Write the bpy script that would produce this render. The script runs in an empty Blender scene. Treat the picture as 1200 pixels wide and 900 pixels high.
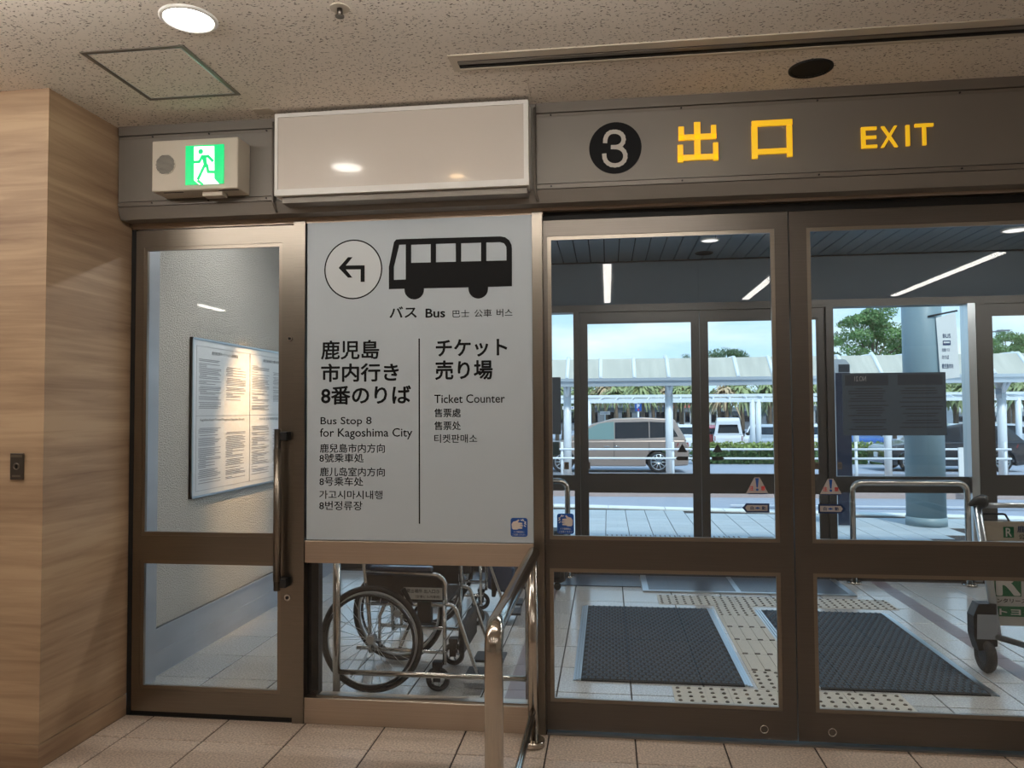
import bpy, bmesh, math, random
import numpy as np
from mathutils import Vector, Matrix
C = bpy.context.scene.collection
SC = bpy.context.scene
random.seed(4)
RNG = np.random.default_rng(7)
PI = math.pi

# ------------------------------------------------------------------ camera
F, YAW, PITCH, ROLL, DIST, CH = 888.88, 7.1634, 2.0678, -0.3478, 3.6316, 1.5255
def cam_axes():
    y, p, r = map(math.radians, (YAW, PITCH, ROLL))
    fw = Vector((-math.sin(y)*math.cos(p), math.cos(y)*math.cos(p), math.sin(p)))
    rt = Vector((math.cos(y), math.sin(y), 0)); up = rt.cross(fw)
    return math.cos(r)*rt + math.sin(r)*up, -math.sin(r)*rt + math.cos(r)*up, fw
RT, UP, FW = cam_axes()
EYE = Vector((0, -DIST, CH))
cd = bpy.data.cameras.new('camera'); cam = bpy.data.objects.new('camera', cd); C.objects.link(cam)
cd.sensor_fit = 'HORIZONTAL'; cd.sensor_width = 36; cd.lens = 36*F/1200; cd.clip_end = 600
cam.matrix_world = Matrix(((RT.x, UP.x, -FW.x, EYE.x), (RT.y, UP.y, -FW.y, EYE.y), (RT.z, UP.z, -FW.z, EYE.z), (0, 0, 0, 1)))
SC.camera = cam
def at(px, py, axis, val):
    """point of the world on the plane axis = val that the photograph shows at (px, py): measures sizes and places"""
    d = RT*((px-600)/F) + UP*(-(py-450)/F) + FW
    return EYE + d*((val-EYE[axis])/d[axis])

# ------------------------------------------------------------------ sky, sun, exposure
w = bpy.data.worlds.new('sky'); SC.world = w; w.use_nodes = True
nt = w.node_tree; nt.nodes.clear()
def N(t, ty, **kw):
    n = t.nodes.new(ty)
    for k, v in kw.items(): setattr(n, k, v)
    return n
tc = N(nt, 'ShaderNodeTexCoord'); sx = N(nt, 'ShaderNodeSeparateXYZ'); nt.links.new(tc.outputs['Generated'], sx.inputs[0])
gr = N(nt, 'ShaderNodeValToRGB')
gr.color_ramp.elements[0].position = 0.0; gr.color_ramp.elements[0].color = (.60, .83, 1.0, 1)
gr.color_ramp.elements[1].position = 0.6; gr.color_ramp.elements[1].color = (.24, .52, .88, 1)
nt.links.new(sx.outputs['Z'], gr.inputs[0])
mp = N(nt, 'ShaderNodeMapping'); mp.inputs['Scale'].default_value = (1.5, 1.5, 5.5); nt.links.new(tc.outputs['Generated'], mp.inputs[0])
cl = N(nt, 'ShaderNodeTexNoise'); cl.inputs['Scale'].default_value = 2.6; cl.inputs['Detail'].default_value = 7; cl.inputs['Roughness'].default_value = .58
nt.links.new(mp.outputs[0], cl.inputs['Vector'])
cr = N(nt, 'ShaderNodeValToRGB'); cr.color_ramp.elements[0].position = .45; cr.color_ramp.elements[1].position = .70
nt.links.new(cl.outputs['Fac'], cr.inputs[0])
mx = N(nt, 'ShaderNodeMixRGB'); mx.inputs[2].default_value = (.92, .98, 1.0, 1)
nt.links.new(cr.outputs[0], mx.inputs[0]); nt.links.new(gr.outputs[0], mx.inputs[1])
bg = N(nt, 'ShaderNodeBackground'); bg.inputs['Strength'].default_value = 1.3; nt.links.new(mx.outputs[0], bg.inputs[0])
wo = N(nt, 'ShaderNodeOutputWorld'); nt.links.new(bg.outputs[0], wo.inputs[0])

sl = bpy.data.lights.new('sun', 'SUN'); sl.energy = 3.0; sl.angle = math.radians(6); sl.color = (1, .97, .9)
so = bpy.data.objects.new('sun', sl); C.objects.link(so); so.rotation_euler = (math.radians(38), 0, math.radians(20)); so['kind'] = 'helper'

VS = SC.view_settings
SC.display_settings.display_device = 'sRGB'
VS.view_transform = 'Standard'; VS.look = 'None'; VS.exposure = 0.18; VS.gamma = 1.0; VS.use_curve_mapping = False
SC.cycles.transparent_max_bounces = 32; SC.cycles.max_bounces = 9; SC.cycles.use_denoising = True
SC.cycles.caustics_reflective = False; SC.cycles.caustics_refractive = False; SC.cycles.sample_clamp_indirect = 6
HALL_LAMP, TUBE_FILL, DOWN_LAMP, VEST_FILL = 13.0, 22.0, 18.0, 33.0

# ------------------------------------------------------------------ materials
def base(name):
    m = bpy.data.materials.new(name); m.use_nodes = True
    return m, m.node_tree, m.node_tree.nodes['Principled BSDF']
def s2l(c): return tuple(((v/255+.055)/1.055)**2.4 if v > 10 else v/255/12.92 for v in c)
def mat(name, col, rough=.5, metal=0., noise=None, bump=None, rnd=0., spec=None, coat=0., emit=None):
    """col sRGB 0-255; noise=(scale xyz, amount); bump=(scale, strength, distance)"""
    m, t, b = base(name); L = t.links.new
    lin = s2l(col)
    b.inputs['Base Color'].default_value = (*lin, 1); b.inputs['Roughness'].default_value = rough; b.inputs['Metallic'].default_value = metal
    if spec is not None: b.inputs['Specular IOR Level'].default_value = spec
    if coat: b.inputs['Coat Weight'].default_value = coat; b.inputs['Coat Roughness'].default_value = .05
    if emit: b.inputs['Emission Color'].default_value = (*lin, 1); b.inputs['Emission Strength'].default_value = emit
    co = None
    if noise or bump:
        co = N(t, 'ShaderNodeTexCoord')
    cur = None
    if noise:
        mpn = N(t, 'ShaderNodeMapping'); mpn.inputs['Scale'].default_value = noise[0]; L(co.outputs['Object'], mpn.inputs[0])
        nz = N(t, 'ShaderNodeTexNoise'); nz.inputs['Scale'].default_value = 1; nz.inputs['Detail'].default_value = 5; L(mpn.outputs[0], nz.inputs['Vector'])
        mr = N(t, 'ShaderNodeMapRange'); mr.inputs[1].default_value = .25; mr.inputs[2].default_value = .75
        mr.inputs[3].default_value = 1-noise[1]; mr.inputs[4].default_value = 1+noise[1]; L(nz.outputs['Fac'], mr.inputs[0])
        cur = mr.outputs[0]
    if rnd:
        oi = N(t, 'ShaderNodeObjectInfo'); m2 = N(t, 'ShaderNodeMapRange'); m2.inputs[3].default_value = 1-rnd; m2.inputs[4].default_value = 1+rnd
        L(oi.outputs['Random'], m2.inputs[0])
        if cur:
            mu = N(t, 'ShaderNodeMath', operation='MULTIPLY'); L(cur, mu.inputs[0]); L(m2.outputs[0], mu.inputs[1]); cur = mu.outputs[0]
        else: cur = m2.outputs[0]
    if cur:
        vm = N(t, 'ShaderNodeVectorMath', operation='SCALE'); vm.inputs[0].default_value = lin; L(cur, vm.inputs['Scale']); L(vm.outputs[0], b.inputs['Base Color'])
    if bump:
        nb = N(t, 'ShaderNodeTexNoise'); nb.inputs['Scale'].default_value = bump[0]; nb.inputs['Detail'].default_value = 4; L(co.outputs['Object'], nb.inputs['Vector'])
        bp = N(t, 'ShaderNodeBump'); bp.inputs['Strength'].default_value = bump[1]; bp.inputs['Distance'].default_value = bump[2]
        L(nb.outputs['Fac'], bp.inputs['Height']); L(bp.outputs[0], b.inputs['Normal'])
    return m
def lamp_mat(name, col, strength):
    m = bpy.data.materials.new(name); m.use_nodes = True; t = m.node_tree; t.nodes.clear()
    e = N(t, 'ShaderNodeEmission'); e.inputs[0].default_value = (*col, 1); e.inputs[1].default_value = strength
    o = N(t, 'ShaderNodeOutputMaterial'); t.links.new(e.outputs[0], o.inputs[0]); return m
def glass_mat(name, tint, f0=.045, rough=.0):
    m = bpy.data.materials.new(name); m.use_nodes = True; t = m.node_tree; t.nodes.clear(); L = t.links.new
    tr = N(t, 'ShaderNodeBsdfTransparent'); tr.inputs[0].default_value = (*tint, 1)
    gl = N(t, 'ShaderNodeBsdfGlossy'); gl.inputs['Roughness'].default_value = rough
    lw = N(t, 'ShaderNodeLayerWeight'); lw.inputs[0].default_value = .5
    pw = N(t, 'ShaderNodeMath', operation='POWER'); pw.inputs[1].default_value = 5; L(lw.outputs['Facing'], pw.inputs[0])
    ma = N(t, 'ShaderNodeMath', operation='MULTIPLY_ADD'); ma.inputs[1].default_value = 1-f0; ma.inputs[2].default_value = f0; L(pw.outputs[0], ma.inputs[0])
    mi = N(t, 'ShaderNodeMixShader'); L(ma.outputs[0], mi.inputs[0]); L(tr.outputs[0], mi.inputs[1]); L(gl.outputs[0], mi.inputs[2])
    o = N(t, 'ShaderNodeOutputMaterial'); L(mi.outputs[0], o.inputs[0]); return m
def steel(name, col, rough=.3, stretch=(3, 3, 300), amt=.08, bump=.04, aniso=0.):
    m = mat(name, col, rough, 1.0, noise=(stretch, amt)); t = m.node_tree; b = t.nodes['Principled BSDF']
    nz = [n for n in t.nodes if n.type == 'TEX_NOISE'][0]
    bp = N(t, 'ShaderNodeBump'); bp.inputs['Strength'].default_value = bump; bp.inputs['Distance'].default_value = .002
    t.links.new(nz.outputs['Fac'], bp.inputs['Height']); t.links.new(bp.outputs[0], b.inputs['Normal'])
    if aniso:
        b.inputs['Anisotropic'].default_value = aniso; tg = N(t, 'ShaderNodeTangent', direction_type='RADIAL', axis='Z'); t.links.new(tg.outputs[0], b.inputs['Tangent']); b.inputs['Anisotropic Rotation'].default_value = .25 if stretch[2] < 250 else 0
    return m
def tile_mat(name, col, rough, speck, rnd):
    m = mat(name, col, rough, 0, noise=((105, 105, 105), speck), rnd=rnd); t = m.node_tree; b = t.nodes['Principled BSDF']
    co = [n for n in t.nodes if n.type == 'TEX_COORD'][0]
    n2 = N(t, 'ShaderNodeTexNoise'); n2.inputs['Scale'].default_value = 9; n2.inputs['Detail'].default_value = 3; t.links.new(co.outputs['Object'], n2.inputs['Vector'])
    mr = N(t, 'ShaderNodeMapRange'); mr.inputs[3].default_value = rough-.03; mr.inputs[4].default_value = rough+.03; t.links.new(n2.outputs['Fac'], mr.inputs[0]); t.links.new(mr.outputs[0], b.inputs['Roughness'])
    return m
def ceiling_mat():
    m, t, b = base('rockwool board'); L = t.links.new
    b.inputs['Roughness'].default_value = .95
    co = N(t, 'ShaderNodeTexCoord'); ge = N(t, 'ShaderNodeNewGeometry')
    mpn = N(t, 'ShaderNodeMapping'); mpn.inputs['Scale'].default_value = (85, 130, 85); mpn.inputs['Rotation'].default_value = (0, 0, .6); L(ge.outputs['Position'], mpn.inputs[0])
    n1 = N(t, 'ShaderNodeTexNoise'); n1.inputs['Scale'].default_value = 1; n1.inputs['Detail'].default_value = 2.5; L(mpn.outputs[0], n1.inputs['Vector'])
    r1 = N(t, 'ShaderNodeValToRGB'); r1.color_ramp.elements[0].position = .345; r1.color_ramp.elements[1].position = .40; L(n1.outputs['Fac'], r1.inputs[0])
    mixc = N(t, 'ShaderNodeMixRGB'); mixc.inputs[1].default_value = (*s2l((138, 128, 118)), 1); mixc.inputs[2].default_value = (*s2l((236, 228, 217)), 1)  # darker flecks are the board's pits, their shade put into the colour
    L(r1.outputs[0], mixc.inputs[0]); L(mixc.outputs[0], b.inputs['Base Color'])
    bp = N(t, 'ShaderNodeBump'); bp.inputs['Strength'].default_value = .6; bp.inputs['Distance'].default_value = .003; L(r1.outputs[0], bp.inputs['Height']); L(bp.outputs[0], b.inputs['Normal'])
    return m
def wood_mat(name, c1, c2):
    m, t, b = base(name); L = t.links.new; b.inputs['Roughness'].default_value = .5
    ge = N(t, 'ShaderNodeNewGeometry'); mpn = N(t, 'ShaderNodeMapping'); mpn.inputs['Scale'].default_value = (1.3, 1.3, 26); L(ge.outputs['Position'], mpn.inputs[0])
    n1 = N(t, 'ShaderNodeTexNoise'); n1.inputs['Scale'].default_value = 1; n1.inputs['Detail'].default_value = 8; n1.inputs['Roughness'].default_value = .62; n1.inputs['Distortion'].default_value = .6; L(mpn.outputs[0], n1.inputs['Vector'])
    m2 = N(t, 'ShaderNodeMapping'); m2.inputs['Scale'].default_value = (.6, .6, 4.2); L(ge.outputs['Position'], m2.inputs[0])
    n2 = N(t, 'ShaderNodeTexNoise'); n2.inputs['Scale'].default_value = 1; n2.inputs['Detail'].default_value = 2; L(m2.outputs[0], n2.inputs['Vector'])
    ad = N(t, 'ShaderNodeMath', operation='MULTIPLY_ADD'); ad.inputs[1].default_value = .55; L(n2.outputs['Fac'], ad.inputs[0])
    mu = N(t, 'ShaderNodeMath', operation='MULTIPLY'); mu.inputs[1].default_value = .5; L(n1.outputs['Fac'], mu.inputs[0]); L(mu.outputs[0], ad.inputs[2])
    r1 = N(t, 'ShaderNodeValToRGB'); r1.color_ramp.elements[0].position = .38; r1.color_ramp.elements[1].position = .66
    r1.color_ramp.elements[0].color = (*s2l(c1), 1); r1.color_ramp.elements[1].color = (*s2l(c2), 1)
    L(ad.outputs[0], r1.inputs[0]); L(r1.outputs[0], b.inputs['Base Color'])
    bp = N(t, 'ShaderNodeBump'); bp.inputs['Strength'].default_value = .12; bp.inputs['Distance'].default_value = .002; L(n1.outputs['Fac'], bp.inputs['Height']); L(bp.outputs[0], b.inputs['Normal'])
    return m
M = {}
M['tile'] = tile_mat('beige terrazzo tile', (188, 170, 154), .36, .48, .06)
M['vtile'] = tile_mat('grey terrazzo tile', (186, 184, 180), .15, .34, .05); M['vtile'].node_tree.nodes['Principled BSDF'].inputs['Specular IOR Level'].default_value = .8
M['stripe'] = tile_mat('mauve stripe tile', (118, 100, 100), .3, .1, .03)
M['grout'] = mat('grout', (58, 50, 45), .9)
M['pave'] = mat('pavement tile', (170, 178, 182), .6, noise=((30, 30, 30), .08), rnd=.06)
M['tactile'] = mat('tactile tile', (190, 184, 170), .55, noise=((60, 60, 60), .06))
M['tactile_dark'] = mat('tactile dot', (92, 82, 72), .6)
M['asphalt'] = mat('asphalt', (156, 164, 178), .75, noise=((4, 30, 4), .10), bump=(200, .3, .004))
M['concrete'] = mat('concrete', (224, 226, 222), .8, noise=((8, 8, 8), .07))
M['ceil'] = ceiling_mat()
M['wood'] = wood_mat('oak laminate', (140, 112, 88), (190, 163, 132))
M['steel'] = steel('bronze tinted stainless', (138, 130, 120), .30)
M['steelh'] = steel('bronze tinted stainless, brushed along', (190, 174, 158), .34, (2, 200, 200), .06, aniso=.75)
M['bronze'] = steel('dark bronze stainless', (110, 104, 98), .36)  # sliding doors: the left door's stainless, its dimmer reflections put into the colour
M['bead'] = steel('bright stainless bead', (146, 137, 126), .3)
M['chrome'] = mat('chrome tube', (200, 198, 194), .16, 1)
M['tube'] = steel('polished stainless tube', (192, 184, 174), .13, (30, 30, 60), .03, .0)
M['bandm'] = mat('grey painted metal', (128, 122, 115), .5, .25, noise=((3, 3, 3), .04))
M['bandt'] = mat('grey painted trim', (122, 115, 107), .45, .3)
M['black'] = mat('black gap', (16, 14, 13), .7)
M['blackp'] = mat('black plastic', (24, 25, 28), .45)
M['rubber'] = mat('dark rubber', (36, 36, 37), .7)
M['ink'] = mat('black print', (8, 8, 11), .6, spec=.2)
M['panelw'] = mat('pale grey sign film', (182, 192, 200), .38)
M['disc'] = mat('white sign film', (202, 208, 212), .38)
M['white'] = mat('white paint', (226, 224, 220), .45)
M['signbox'] = mat('white acrylic face', (206, 198, 189), .16, coat=.6)
M['boxbeige'] = mat('ivory steel box', (196, 186, 170), .45)
M['numeral'] = mat('pale grey print', (190, 184, 176), .5)
M['yellow'] = mat('yellow lit letter', (255, 200, 36), .4, emit=.42)
M['grn'] = mat('lit green', (0, 190, 110), .3, emit=.9)
M['lit'] = mat('lit white', (246, 250, 250), .3, emit=.9)
M['glass'] = glass_mat('clear glass', (.975, .985, .985), .045)
M['glasso'] = glass_mat('outer glass', (.93, .975, .99), .04)
M['glassd'] = mat('dark car glass', (18, 22, 28), .06)
M['plaster'] = mat('white sprayed plaster', (214, 211, 204), .9, noise=((170, 170, 170), .10), bump=(130, 1.0, .022))
M['grey_metal'] = mat('grey blue metal sheet', (172, 178, 186), .4, .3, noise=((2, 2, 6), .1))
M['darkwall'] = mat('dark grey panel', (94, 108, 120), .6, noise=((3, 3, 3), .04))
M['slat'] = mat('grey metal slat', (138, 154, 164), .45, .2)
M['outframe'] = steel('outer door bronze frame', (90, 88, 86), .4)
M['alu'] = mat('aluminium', (196, 202, 206), .3, 1)
M['print'] = mat('fine grey print', (132, 134, 142), .5)
M['paper'] = mat('white notice face', (226, 228, 230), .3, coat=.4)
M['mat'] = mat('charcoal ribbed mat', (18, 24, 30), .8, noise=((400, 400, 400), .3))
M['mat2'] = mat('charcoal mat nub', (58, 76, 90), .75, noise=((300, 300, 300), .25))
M['blue'] = mat('blue sticker', (28, 82, 160), .4)
M['navy'] = mat('navy print', (30, 52, 92), .5)
M['red'] = mat('red print', (200, 50, 50), .5)
M['pink'] = mat('pale sticker skin', (214, 200, 190), .5)
M['stickerw'] = mat('pale sticker', (176, 170, 168), .5)
M['hall'] = mat('pale hall wall', (222, 214, 204), .7)
M['backp'] = mat('dark film seen from behind', (72, 84, 95), .35)
M['backp2'] = mat('darker print on film', (46, 54, 64), .4)
M['backink'] = mat('faint print from behind', (30, 35, 42), .5)
M['white_steel'] = mat('white painted steel', (222, 228, 232), .4)
M['canopy'] = mat('canopy sheet', (184, 182, 170), .5, noise=((9, 1, .8), .14))
M['pillar_grey'] = mat('grey blue painted column', (128, 148, 154), .45)
M['navyface'] = mat('navy sign face', (20, 30, 48), .3)
M['greenl'] = mat('dark leaf', (74, 104, 60), .6, noise=((.9, .9, .9), .35))
M['greenl2'] = mat('tree leaf', (112, 146, 88), .6, noise=((.8, .8, .8), .35))
M['green3'] = mat('hedge leaf light', (140, 158, 84), .6, noise=((2, 2, 2), .25))
M['palm'] = mat('palm frond', (150, 162, 110), .6, noise=((.5, .5, .5), .35))
M['dry'] = mat('dry frond', (188, 166, 132), .7, noise=((.6, .6, .6), .25))
M['bark'] = mat('bark', (110, 96, 82), .9, noise=((6, 6, 2), .2))
M['van'] = mat('bronze metallic paint', (160, 142, 131), .3, .35, coat=.8)
M['carwhite'] = mat('white car paint', (226, 230, 234), .3, coat=.8)
M['carsilver'] = mat('silver car paint', (190, 196, 202), .3, .4, coat=.8)
M['carblack'] = mat('black car paint', (26, 29, 36), .2, coat=1.)
M['carred'] = mat('red car paint', (176, 38, 44), .3, coat=.8)
M['carblue'] = mat('blue car paint', (38, 88, 160), .3, coat=.8)
M['glassf'] = mat('clear car glass', (112, 140, 138), .08)
M['taillight'] = mat('red lamp lens', (140, 20, 30), .15, coat=.6)
M['headlight'] = mat('clear lamp lens', (220, 226, 230), .1, coat=.6)
M['roofred'] = mat('terracotta roof', (196, 118, 104), .7)
M['build'] = mat('white rendered building', (206, 208, 206), .7)
M['buildd'] = mat('grey building', (112, 120, 128), .6)
M['boardgreen'] = mat('green board', (30, 112, 72), .4)
M['wcblue'] = mat('dark blue vinyl', (52, 66, 88), .25)
M['wcseat'] = mat('black nylon sling', (14, 14, 16), .7)
M['plate'] = mat('white plate', (206, 206, 202), .4)
M['orange'] = mat('orange label', (214, 106, 30), .5)
M['pinkgravel'] = mat('pink kerb paving', (176, 158, 152), .8, noise=((20, 20, 20), .1))
M['lamp_hall'] = lamp_mat('hall lamp diffuser', (1.0, .95, .88), HALL_LAMP)
M['lamp_tube'] = lamp_mat('hall tube diffuser', (1.0, .95, .88), TUBE_FILL)
M['lamp_down'] = lamp_mat('downlight diffuser', (1.0, .95, .86), DOWN_LAMP)
M['lamp_warm'] = lamp_mat('warm downlight diffuser', (1.0, .66, .34), DOWN_LAMP*1.2)
M['lamp_vest'] = lamp_mat('entrance lamp diffuser', (1.0, .97, .92), VEST_FILL)
M['lamp_vest_down'] = lamp_mat('entrance downlight diffuser', (1, .98, .95), 1.2)

# ------------------------------------------------------------------ mesh helpers
def tag(o, label=None, cat=None, group=None, kind=None):
    for k, v in (('label', label), ('category', cat), ('group', group), ('kind', kind)):
        if v: o[k] = v
    return o
def wloc(o):
    v = Vector((0, 0, 0))
    while o is not None: v = v + o.location; o = o.parent
    return v
def thing(name, label, cat, loc=(0, 0, 0), group=None, kind=None):
    o = bpy.data.objects.new(name, None); C.objects.link(o); o.location = loc; o.empty_display_size = .1
    return tag(o, label, cat, group, kind)
class MB:
    def __init__(s): s.v = []; s.f = []; s.sm = []
    def add(s, vs, fs, smooth=False):
        b = len(s.v); s.v += [tuple(p) for p in vs]; s.f += [tuple(i+b for i in f) for f in fs]; s.sm += [smooth]*len(fs); return s
    def box(s, x0, x1, y0, y1, z0, z1):
        return s.add([(x0, y0, z0), (x1, y0, z0), (x1, y1, z0), (x0, y1, z0), (x0, y0, z1), (x1, y0, z1), (x1, y1, z1), (x0, y1, z1)],
                     [(0, 3, 2, 1), (4, 5, 6, 7), (0, 1, 5, 4), (1, 2, 6, 5), (2, 3, 7, 6), (3, 0, 4, 7)])
    def prism(s, pts, d):
        """flat polygon (3D pts, counter-clockwise seen from the front) pushed back by vector d"""
        n = len(pts); d = Vector(d); a = [Vector(p) for p in pts]; b = [p+d for p in a]
        return s.add(a+b, [tuple(range(n)), tuple(range(2*n-1, n-1, -1))]+[(i, i+n, (i+1) % n+n, (i+1) % n) for i in range(n)])
    def tube(s, path, r, seg=10, cap=True, closed=False):
        P = [Vector(p) for p in path]; n = len(P); rings = []; up = None
        for i in range(n):
            if closed: d = (P[(i+1) % n]-P[i-1]).normalized()
            else: d = (P[min(i+1, n-1)]-P[max(i-1, 0)]).normalized()
            if up is None:
                up = Vector((0, 0, 1)) if abs(d.z) < .9 else Vector((1, 0, 0))
            u = (up-d*up.dot(d)).normalized(); v = d.cross(u); up = u
            rr = r[i] if isinstance(r, (list, tuple)) else r
            rings.append([P[i]+(u*math.cos(2*PI*k/seg)+v*math.sin(2*PI*k/seg))*rr for k in range(seg)])
        vs = [p for ring in rings for p in ring]; fs = []
        for i in range(n if closed else n-1):
            j = (i+1) % n
            for k in range(seg): k2 = (k+1) % seg; fs.append((i*seg+k, i*seg+k2, j*seg+k2, j*seg+k))
        s.add(vs, fs, True)
        if cap and not closed:
            b = len(s.v)-len(vs); s.f += [tuple(b+k for k in range(seg-1, -1, -1)), tuple(b+(n-1)*seg+k for k in range(seg))]; s.sm += [False, False]
        return s
    def ring(s, c, R, r, axis='y', seg=40, ts=8):
        pts = []
        for k in range(seg):
            a = 2*PI*k/seg; u, v = R*math.cos(a), R*math.sin(a)
            pts.append({'y': (c[0]+u, c[1], c[2]+v), 'z': (c[0]+u, c[1]+v, c[2]), 'x': (c[0], c[1]+u, c[2]+v)}[axis])
        return s.tube(pts, r, ts, closed=True)
    def cyl(s, a, b, r, seg=20): return s.tube([a, b], r, seg)
    def disc(s, c, r, z2, seg=32):  # vertical cylinder between c.z and z2
        return s.tube([(c[0], c[1], c[2]), (c[0], c[1], z2)], r, seg)
    def build(s, name, m, parent=None, kind=None, bevel=0):
        me = bpy.data.meshes.new(name); off = wloc(parent) if parent is not None else Vector((0, 0, 0))
        me.from_pydata([tuple(Vector(p)-off) for p in s.v], [], s.f)
        me.polygons.foreach_set('use_smooth', s.sm); me.materials.append(M[m] if isinstance(m, str) else m)
        me.update()
        o = bpy.data.objects.new(name, me); C.objects.link(o); o.parent = parent
        if kind: o['kind'] = kind
        if bevel:
            b = o.modifiers.new('edge', 'BEVEL'); b.width = bevel; b.segments = 2; b.limit_method = 'ANGLE'
        return o
def box(name, m, parent, x0, x1, y0, y1, z0, z1, kind=None, bevel=0): return MB().box(x0, x1, y0, y1, z0, z1).build(name, m, parent, kind, bevel)
def dup(o, loc=None, rz=None, **props):
    def cp(a, par):
        c = a.copy(); C.objects.link(c); c.parent = par
        for ch in a.children: cp(ch, c)
        return c
    r = cp(o, o.parent)
    if loc is not None: r.location = loc
    if rz is not None: r.rotation_euler.z = rz
    for k, v in props.items(): r[k] = v
    return r
def arc(c, r, a0, a1, n, f): return [f(c[0]+r*math.cos(a0+(a1-a0)*i/n), c[1]+r*math.sin(a0+(a1-a0)*i/n)) for i in range(n+1)]
def bend(pts, r, n=6):
    """polyline with rounded corners"""
    P = [Vector(p) for p in pts]; out = [P[0]]
    for i in range(1, len(P)-1):
        a, b, c = P[i-1], P[i], P[i+1]; u = (a-b).normalized(); v = (c-b).normalized()
        ang = u.angle(v); t = min(r/math.tan(ang/2), (a-b).length*.49, (c-b).length*.49)
        p0, p1 = b+u*t, b+v*t
        for k in range(n+1):
            q = k/n; out.append(p0*(1-q)**2+b*2*q*(1-q)+p1*q*q)
    out.append(P[-1]); return out
X, Z = Vector((1, 0, 0)), Vector((0, 0, 1))
def curve_mesh(cu, name):
    o = bpy.data.objects.new('tmp', cu); C.objects.link(o); bpy.context.view_layer.update()
    me = bpy.data.meshes.new_from_object(o.evaluated_get(bpy.context.evaluated_depsgraph_get())); me.name = name
    bpy.data.objects.remove(o); bpy.data.curves.remove(cu); return me
def place_flat(me, name, m, parent, origin, ux, uz, w=None, h=None, kind=None):
    co = np.empty(len(me.vertices)*3); me.vertices.foreach_get('co', co); co = co.reshape(-1, 3)
    if len(co) == 0: return None
    ux, uz = Vector(ux), Vector(uz); origin = Vector(origin)-(wloc(parent) if parent is not None else Vector((0, 0, 0)))
    if w is not None:
        mn, mxx = co.min(0), co.max(0); co[:, 0] = (co[:, 0]-mn[0])*w/max(mxx[0]-mn[0], 1e-6)
        co[:, 1] = (co[:, 1]-mn[1])*(h/max(mxx[1]-mn[1], 1e-6))
    nn = ux.cross(uz)
    out = np.array(origin)+co[:, :1]*np.array(ux)+co[:, 1:2]*np.array(uz)+co[:, 2:3]*np.array(nn)
    me.vertices.foreach_set('co', out.ravel()); me.materials.clear(); me.materials.append(M[m] if isinstance(m, str) else m); me.update()
    o = bpy.data.objects.new(name, me); C.objects.link(o); o.parent = parent
    if kind: o['kind'] = kind
    return o
def text(body, m, parent, origin, w, h, bold=0., ux=X, uz=Z, ext=0., name='lettering', space=1.):
    cu = bpy.data.curves.new('t', 'FONT'); cu.body = body; cu.resolution_u = 3; cu.extrude = ext; cu.space_character = space; cu.fill_mode = 'BOTH' if ext else 'FRONT'
    me = curve_mesh(cu, name)
    if bold > 0:                                        # heavier weight: the glyph struck again a little to each side
        co = np.empty(len(me.vertices)*3); me.vertices.foreach_get('co', co); co = co.reshape(-1, 3); fs = [tuple(p.vertices) for p in me.polygons]; n = len(co)
        V, Fc = [], []
        for k, (dx, dy) in enumerate(((0, 0), (1, 0), (-1, 0), (0, 1), (0, -1), (.7, .7), (-.7, .7), (.7, -.7), (-.7, -.7))):
            V.append(co+np.array([dx*bold, dy*bold, k*3e-5])); Fc += [tuple(i+k*n for i in f) for f in fs]
        me = bpy.data.meshes.new(name); me.from_pydata(np.concatenate(V).tolist(), [], Fc)
    return place_flat(me, name, m, parent, origin, ux, uz, w, h)
def shape(name, loops, m, parent, origin, ux=X, uz=Z, ext=0., kind=None):
    """filled flat outline(s); inner loops become holes"""
    cu = bpy.data.curves.new('s', 'CURVE'); cu.dimensions = '2D'; cu.fill_mode = 'BOTH'; cu.extrude = ext
    for lp in loops:
        sp = cu.splines.new('POLY'); sp.points.add(len(lp)-1); sp.use_cyclic_u = True
        for p, q in zip(sp.points, lp): p.co = (q[0], q[1], 0, 1)
    return place_flat(curve_mesh(cu, name), name, m, parent, origin, ux, uz, kind=kind)
def circ(cx, cy, r, n=32): return [(cx+r*math.cos(2*PI*i/n), cy+r*math.sin(2*PI*i/n)) for i in range(n)]
def rrect(x0, x1, y0, y1, r, n=5):
    P = []
    for cx, cy, a in ((x1-r, y1-r, 0), (x0+r, y1-r, PI/2), (x0+r, y0+r, PI), (x1-r, y0+r, 3*PI/2)):
        P += [(cx+r*math.cos(a+PI/2*i/n), cy+r*math.sin(a+PI/2*i/n)) for i in range(n+1)]
    return P
def strokes(name, lines, wd, m, parent, f):
    """thick polylines in a plane; f maps (u, v) to the world"""
    mb = MB()
    for ln in lines:
        for (a, b) in zip(ln, ln[1:]):
            d = Vector((b[0]-a[0], b[1]-a[1])); d.normalize(); n = Vector((-d.y, d.x))*wd/2; e = d*wd*.3
            q = [(a[0]-n.x-e.x, a[1]-n.y-e.y), (b[0]-n.x+e.x, b[1]-n.y+e.y), (b[0]+n.x+e.x, b[1]+n.y+e.y), (a[0]+n.x-e.x, a[1]+n.y-e.y)]
            pts = [f(*p) for p in q]; lift = 3e-5*(len(mb.f) % 40)
            mb.add([(p[0], p[1]-lift, p[2]) for p in pts], [(0, 1, 2, 3)])
    return mb.build(name, m, parent)

# ================================================================== STRUCTURE
ZC = 2.972                      # hall ceiling
XL = -2.445                     # pillar side face
FX, FY = -2.2884, -0.2509       # tile grid of both floors
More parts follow.
